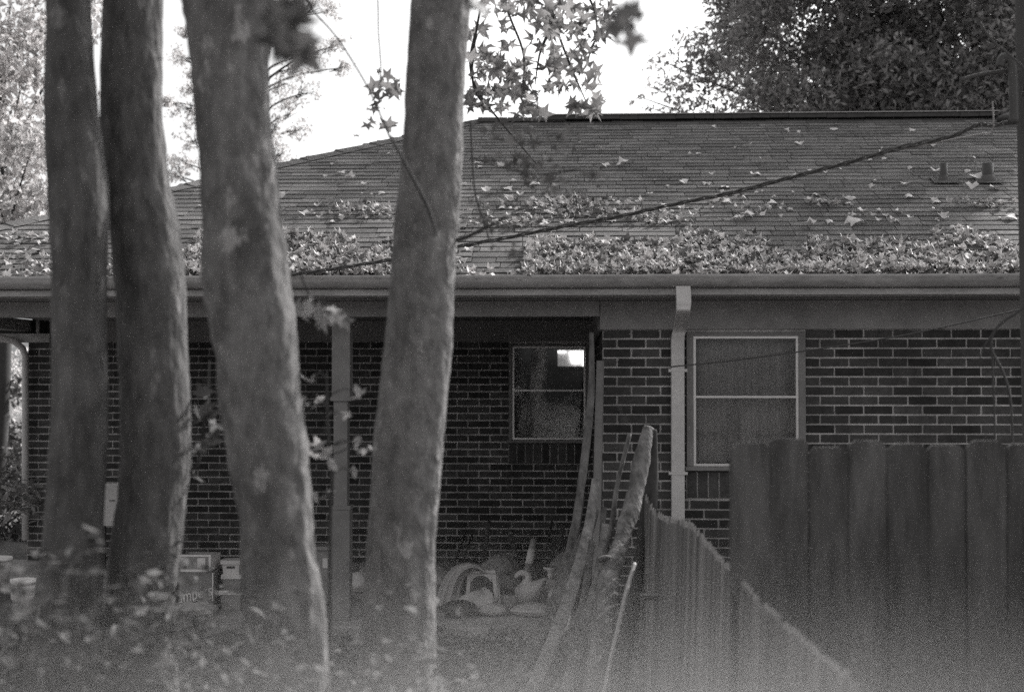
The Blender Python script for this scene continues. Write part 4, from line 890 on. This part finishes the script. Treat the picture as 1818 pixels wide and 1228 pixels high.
# a low wooden bench carries them
Yo = 8.2
t = empty('low_bench', (PX(25, Yo), Yo, 0), 'low plank bench carrying the white pots', 'bench'); zb = PZ(1097, Yo)
b = MB(); b.box(PX(-60, Yo), PX(90, Yo), Yo-.16, Yo+.2, zb-.03, zb-.002); b.build('bench_top', M_['plank'], t)
for q in (-50, 80): b = MB(); b.box(PX(q, Yo)-.02, PX(q, Yo)+.02, Yo-.1, Yo+.14, -.03, zb-.03); b.build('leg', M_['plank'], t)
pot(22, 66, 1033, 1095, Yo, 'upright white pot with stepped rim beside the first trunk')
pot(-28, 24, 994, 1040, Yo+.55, 'white pot standing behind and above the other one', 0)
b = MB(); b.box(PX(-30, Yo+.55), PX(28, Yo+.55), Yo+.42, Yo+.7, -.02, PZ(1040, Yo+.55)-.002); tag(b.build('crate', M_['plank'], bevel=.005), 'wooden crate holding up the rear white pot', 'crate')

# ------------------------------------------------------------------ cables, pole, vine
def cable(name, pl, r, label, m=M_['cable'], sag=0, cat='cable', n=8):
    b = MB(); pts = [P(*q) for q in pl]; b.tube(spline(pts, 10), r, n=n); o = b.build(name, m); o.location = pts[0]; o.data.transform(Matrix.Translation(-pts[0])); return tag(o, label, cat)
# twisted service drop
sp = spline([P(*q) for q in ((1818, 150, 6.9), (1806, 205, 7.1), (1770, 222, 7.2), (1735, 222, 7.3), (1690, 242, 7.4), (1600, 262, 7.55), (1500, 290, 7.7), (1400, 316, 7.85), (1300, 342, 8.05), (1200, 362, 8.25), (1100, 384, 8.45), (1000, 402, 8.65), (900, 422, 8.85), (800, 440, 9.02), (700, 460, 9.14), (600, 476, 9.24), (510, 489, 9.34), (450, 500, 9.4))], 14)
b = MB()
for ph in (0, 2.1, 4.2):
    L = []
    for i, p in enumerate(sp):
        a = i*.42+ph; rr = .0075*(1+.8*max(0, noise.noise(Vector((i*.05, 0, 0))))) ; L.append(p+Vector((0, math.cos(a)*rr, math.sin(a)*rr)))
    b.tube(L,   .0052 if ph else .0045, n=7)
o = b.build('service_cable', M_['cable']); o.location = sp[0]; o.data.transform(Matrix.Translation(-sp[0])); tag(o, 'thick twisted overhead cable sloping down across the roof to the gutter', 'cable')
cable('bare_wire', [(1762, 180, 7.1), (1764, 215, 7.12), (1760, 235, 7.2), (1740, 238, 7.3), (1680, 250, 7.45), (1600, 266, 7.58)], .004, 'short pale wire end curling up from the overhead cable near the pole', M_['paint'])
cable('thin_wire', [(1190, 651, 9.35), (1300, 640, 9.3), (1420, 624, 9.2), (1540, 606, 9.1), (1640, 588, 9.0), (1830, 545, 8.8)], .0045, 'thin dark wire strung across the front of the curtained window', M_['metal_d'])
# utility pole at the right edge
Yq = 7.0; xq = PX(1806, Yq)+.10; t = empty('utility_pole', (xq, Yq, 0), 'dark wooden utility pole with hooked conduit where the overhead cable ends', 'pole')
b = MB(); b.tube([(xq+.05, Yq, -.2), (xq+.03, Yq, 1.5), (xq+.005, Yq, PZ(60, Yq)), (xq+.01, Yq, PZ(-500, Yq))], [.105, .102, .098, .09], n=20, rough=.04); b.build('pole_shaft', M_['pole'], t)
b = MB(); b.tube(spline([P(x, y, Yq-.13) for x, y in ((1800, 218), (1799, 160), (1797, 120), (1790, 104), (1780, 104), (1775, 118))], 6), .022, n=12); b.build('weatherhead', M_['metal_d'], t)
b = MB(); b.tube(spline([P(x, y, Yq-.1) for x, y in ((1812, 125), (1770, 128), (1735, 134), (1705, 142))], 6), .010, n=8); b.build('bracket_arm', M_['pole'], t)
b = MB(); b.tube(spline([P(x, y, Yq-.2) for x, y in ((1830, 130), (1790, 96), (1760, 70), (1740, 40))], 6), .006, n=8); b.build('guy_wire', M_['cable'], t)
# dark vine beside the pole
t = empty('dead_vine', (PX(1797, 6.2), 6.2, 0), 'dark leafless vine hanging before the brick wall beside the pole', 'vine')
b = MB(); b.tube(spline([P(x, y, 6.2) for x, y in ((1850, 500), (1818, 545), (1785, 568), (1764, 590), (1760, 620), (1778, 655), (1792, 700), (1797, 770), (1797, 900), (1800, 1228))], 6), .006, n=7, rough=.2)
b.tube(spline([P(x, y, 6.2) for x, y in ((1760, 600), (1764, 700), (1766, 780), (1766, 1000), (1767, 1228))], 6), .004, n=7)
b.tube(spline([P(x, y, 6.2) for x, y in ((1764, 590), (1750, 610), (1738, 640))], 6), .0035, n=6)
for q in ((1797, 770), (1800, 1228)): pass
b.build('stem', M_['twig'], t)
v = MB(); e = P(1800, 1228, 6.2); v.tube([e, (e.x, e.y, -.02)], .006, n=7); e = P(1767, 1228, 6.2); v.tube([e, (e.x, e.y, -.02)], .004, n=7); v.build('root', M_['twig'], t)

# ------------------------------------------------------------------ background trees
def bg_tree(name, label, base, h0, clusters, n_per_m3, size, m, tmpl=SM, bark=M_['twig'], trunk_r=.2, tilt=None, cat='tree', limbs=True):
    """clusters [(x,y,z,rx,ry,rz,density)]"""
    t = empty(name, base, label, cat); b = MB(); top = Vector((base[0], base[1], h0))
    b.tube(spline([Vector(base)-Vector((0, 0, .2)), Vector((base[0]+.1, base[1], h0*.5)), top], 6), lerp_list([trunk_r, trunk_r*.8, trunk_r*.4], 6), n=14, rough=.1); b.build('trunk', bark, t)
    C = []; l = MB()
    for (x, y, z, rx, ry, rz, d) in clusters:
        n = int(4.19*rx*ry*rz*n_per_m3*d); n = max(n, 12)
        C.append(blob((x, y, z), (rx, ry, rz), n))
        if limbs and random.random() < .3:
            s = Vector((base[0], base[1], min(h0, max(1.5, z*.6)))); e = Vector((x, y, z)); l.tube(spline([s, (s+e)/2+Vector((0, 0, .2)), e], 4), lerp_list([trunk_r*.2, trunk_r*.1, trunk_r*.02], 4), n=6)
    if limbs: l.build('limb', bark, t)
    leaves('crown', np.concatenate(C), size, tmpl, m, t, tilt=tilt)
    return t
# big evergreen behind the ridge on the right
Yg = 21.0; s = Yg/FPX; cl_ = []
def gx(px): return PX(px, Yg)
def gz(py): return PZ(py, Yg)
def cpx(px, py, rpx, d=1, dy=0, Y=None):
    Y = Y or Yg; r = rpx*Y/FPX; p = P(px, py, Y+dy); return (p.x, p.y, p.z, r, r, r*.8, d)
edge = [(1160, 150, 22), (1178, 110, 30), (1200, 165, 34), (1225, 75, 34), (1262, 55, 34), (1290, 15, 34), (1300, -30, 50), (1240, 120, 44), (1245, 185, 46), (1300, 95, 54), (1190, 195, 26), (1330, -90, 80), (1340, 20, 60), (1120, 185, 10), (1185, 150, 26), (1215, 140, 30), (1250, 90, 34), (1280, 50, 34), (1310, -10, 40), (1270, 130, 44), (1135, 172, 10), (1150, 190, 12), (1146, 120, 14)]
for e_ in edge: cl_.append(cpx(*e_, d=1.0 if e_[2] > 20 else 1.3, dy=random.uniform(-1, 1)))
for _ in range(150):
    px = random.uniform(1330, 2250); py = random.uniform(-480, 330)
    if (px-1330) < (-py-100)*.55: continue
    cl_.append(cpx(px, py, random.uniform(60, 105), .9, random.uniform(-2.6, 1.0)))
for px in range(1345, 1900, 48):
    for py in range(-30, 260, 62): cl_.append(cpx(px+random.uniform(-20, 20), py+random.uniform(-20, 20), 58, .9, random.uniform(-3, -1)))
bg_tree('evergreen_tree', 'huge dense dark tree rising behind the roof ridge', (gx(1900), Yg+2, 0), 6, cl_, 1500, .047, M_['leaf_dark'], trunk_r=.35)
# pale sunlit tree at the far left
Yl = 17.5; cl_ = []
for _ in range(90):
    cl_.append(cpx(random.uniform(-420, 170), random.uniform(-420, 380), random.uniform(40, 85), 1, random.uniform(-1.5, 2), Y=Yl))
for q in ((20, 40, 60), (90, 120, 60), (10, 130, 60), (80, 220, 60), (10, 270, 60), (70, 350, 50), (60, 60, 60), (40, 180, 70), (70, 280, 60), (20, 350, 60), (60, 390, 40), (175, 60, 30), (172, 160, 26), (178, 230, 22)): cl_.append(cpx(*q, d=1, Y=Yl))
bg_tree('autumn_tree', 'bright pale leaved tree beyond the low end of the roof', (PX(-40, Yl), Yl+.5, 0), 6, cl_, 760, .066, M_['leaf_light'], tmpl=SM, trunk_r=.16, tilt=None)
# sparse twiggy tree between the second and fourth trunk
Ys = 25; cl_ = []
tw = [(330, 60, 14), (320, 100, 26), (345, 130, 16), (330, 190, 40), (340, 250, 32), (330, 290, 30), (310, 310, 24), (350, 215, 30), (340, 160, 20), (300, 180, 14), (495, 70, 30), (520, 120, 34), (560, 95, 34), (600, 80, 22), (610, 120, 18), (540, 165, 34), (500, 150, 30), (520, 200, 38), (490, 230, 26), (530, 230, 20), (500, 270, 24), (550, 20, 40), (590, 20, 24), (500, 20, 34), (430, 60, 60), (430, 160, 60), (440, 240, 50), (420, -60, 80), (540, -50, 60), (380, 290, 40), (460, 300, 30)]
t = empty('sparse_tree', (PX(430, Ys), Ys, 0), 'thin light tree with wiry twigs seen above the roof slope between trunks', 'tree')
b = MB(); base = Vector((PX(430, Ys), Ys, 0)); topb = P(420, -120, Ys); b.tube(spline([base, Vector((base.x, Ys, 3)), topb], 8), lerp_list([.16, .12, .05], 8), n=10); b.build('trunk', M_['twig'], t)
l = MB(); C = []
for (px, py, r) in tw:
    e = P(px, py, Ys+random.uniform(-.8, .8)); s0 = Vector((base.x+random.uniform(-.1, .1), Ys, max(3.0, e.z-.7))); rm = r*Ys/FPX
    l.tube(spline([s0, (s0+e)/2+Vector((0, 0, .15)), e], 5), lerp_list([.035, .02, .01], 5), n=5)
    for k in range(9):
        q = Vector(blob(e, (rm, rm, rm*.8), 1)[0]); l.tube([e.lerp(s0, .2*random.random()), (e+q)/2+Vector((0, 0, random.uniform(-.05, .1))), q], [.009, .006, .003], n=4)
        C.append(blob(q, (.13, .13, .10), 26))
l.build('limb', M_['twig'], t); leaves('crown', np.concatenate(C), .036, SM, M_['leaf_light'], t)
# dark bushes and a fence line of shrubs beyond the left corner of the house
Yh = 19; cl_ = [cpx(random.uniform(-260, 40), random.uniform(700, 930), random.uniform(35, 60), 1, random.uniform(-1, 1), Y=Yh) for _ in range(16)]+[cpx(random.uniform(-90, 50), random.uniform(690, 940), 40, 1, random.uniform(-1, 1), Y=Yh) for _ in range(22)]
bg_tree('hedge_shrub', 'dark bush beyond the corner of the house, behind the downspout', (PX(-80, Yh), Yh, 0), 1.2, cl_, 1500, .05, M_['leaf_roof'], trunk_r=.05, cat='bush')
cl_ = [cpx(random.uniform(-200, 46), random.uniform(860, 985), 34, 1, random.uniform(-.6, .6), Y=15.5) for _ in range(26)]
bg_tree('low_bush', 'low dark bush on the ground just beyond the corner downspout', (PX(-60, 15.5), 15.5, 0), .6, cl_, 2600, .045, M_['leaf_roof'], trunk_r=.03, cat='bush')
cl_ = [cpx(random.uniform(-260, 60), random.uniform(590, 800), random.uniform(20, 40), 1, random.uniform(-1, 1), Y=27) for _ in range(22)]+[cpx(random.uniform(-60, 60), random.uniform(590, 720), 30, 1, random.uniform(-1, 1), Y=27) for _ in range(16)]
bg_tree('far_shrub', 'light flecked bush far behind the dark one at the corner', (PX(-60, 27), 27, 0), 2.5, cl_, 420, .055, M_['leaf_light'], trunk_r=.05, cat='bush', tmpl=OVALN)

# ------------------------------------------------------------------ light veil
def volume(name, x0, x1, y0, y1, z0, z1, dens, label=None, ramp=None, colr=.95):
    b = MB(); b.box(x0, x1, y0, y1, z0, z1); m = bpy.data.materials.new(name); m.use_nodes = True; t = m.node_tree; t.nodes.clear()
    o = t.nodes.new('ShaderNodeOutputMaterial'); v = t.nodes.new('ShaderNodeVolumePrincipled'); v.inputs['Color'].default_value = (colr, colr*.985, colr*.975, 1); v.inputs['Density'].default_value = dens; v.inputs['Anisotropy'].default_value = .2
    t.links.new(v.outputs[0], o.inputs['Volume']); ob = b.build(name, m); ob['kind'] = 'stuff'
    if label: ob['label'] = label; ob['category'] = 'haze'
    return ob, v, t

def veil():  # added volume stands in for a pale veil of stray light low in view
    ob, v, t = volume('light_veil', -4.2, 5.2, .7, 4.2, .02, 1.72, 0, None)
    tc = t.nodes.new('ShaderNodeNewGeometry'); mp = t.nodes.new('ShaderNodeMapping'); mp.vector_type = 'TEXTURE'
    mp.inputs['Location'].default_value = (-.05, 2.4, .62); mp.inputs['Scale'].default_value = (2.5, 1.65, .95)
    g = t.nodes.new('ShaderNodeTexGradient'); g.gradient_type = 'QUADRATIC_SPHERE'; mu = t.nodes.new('ShaderNodeMath'); mu.operation = 'MULTIPLY'; mu.inputs[1].default_value = VEIL
    t.links.new(tc.outputs['Position'], mp.inputs[0]); t.links.new(mp.outputs[0], g.inputs[0]); t.links.new(g.outputs[1], mu.inputs[0]); t.links.new(mu.outputs[0], v.inputs['Density'])
VEIL = 1.25
veil()
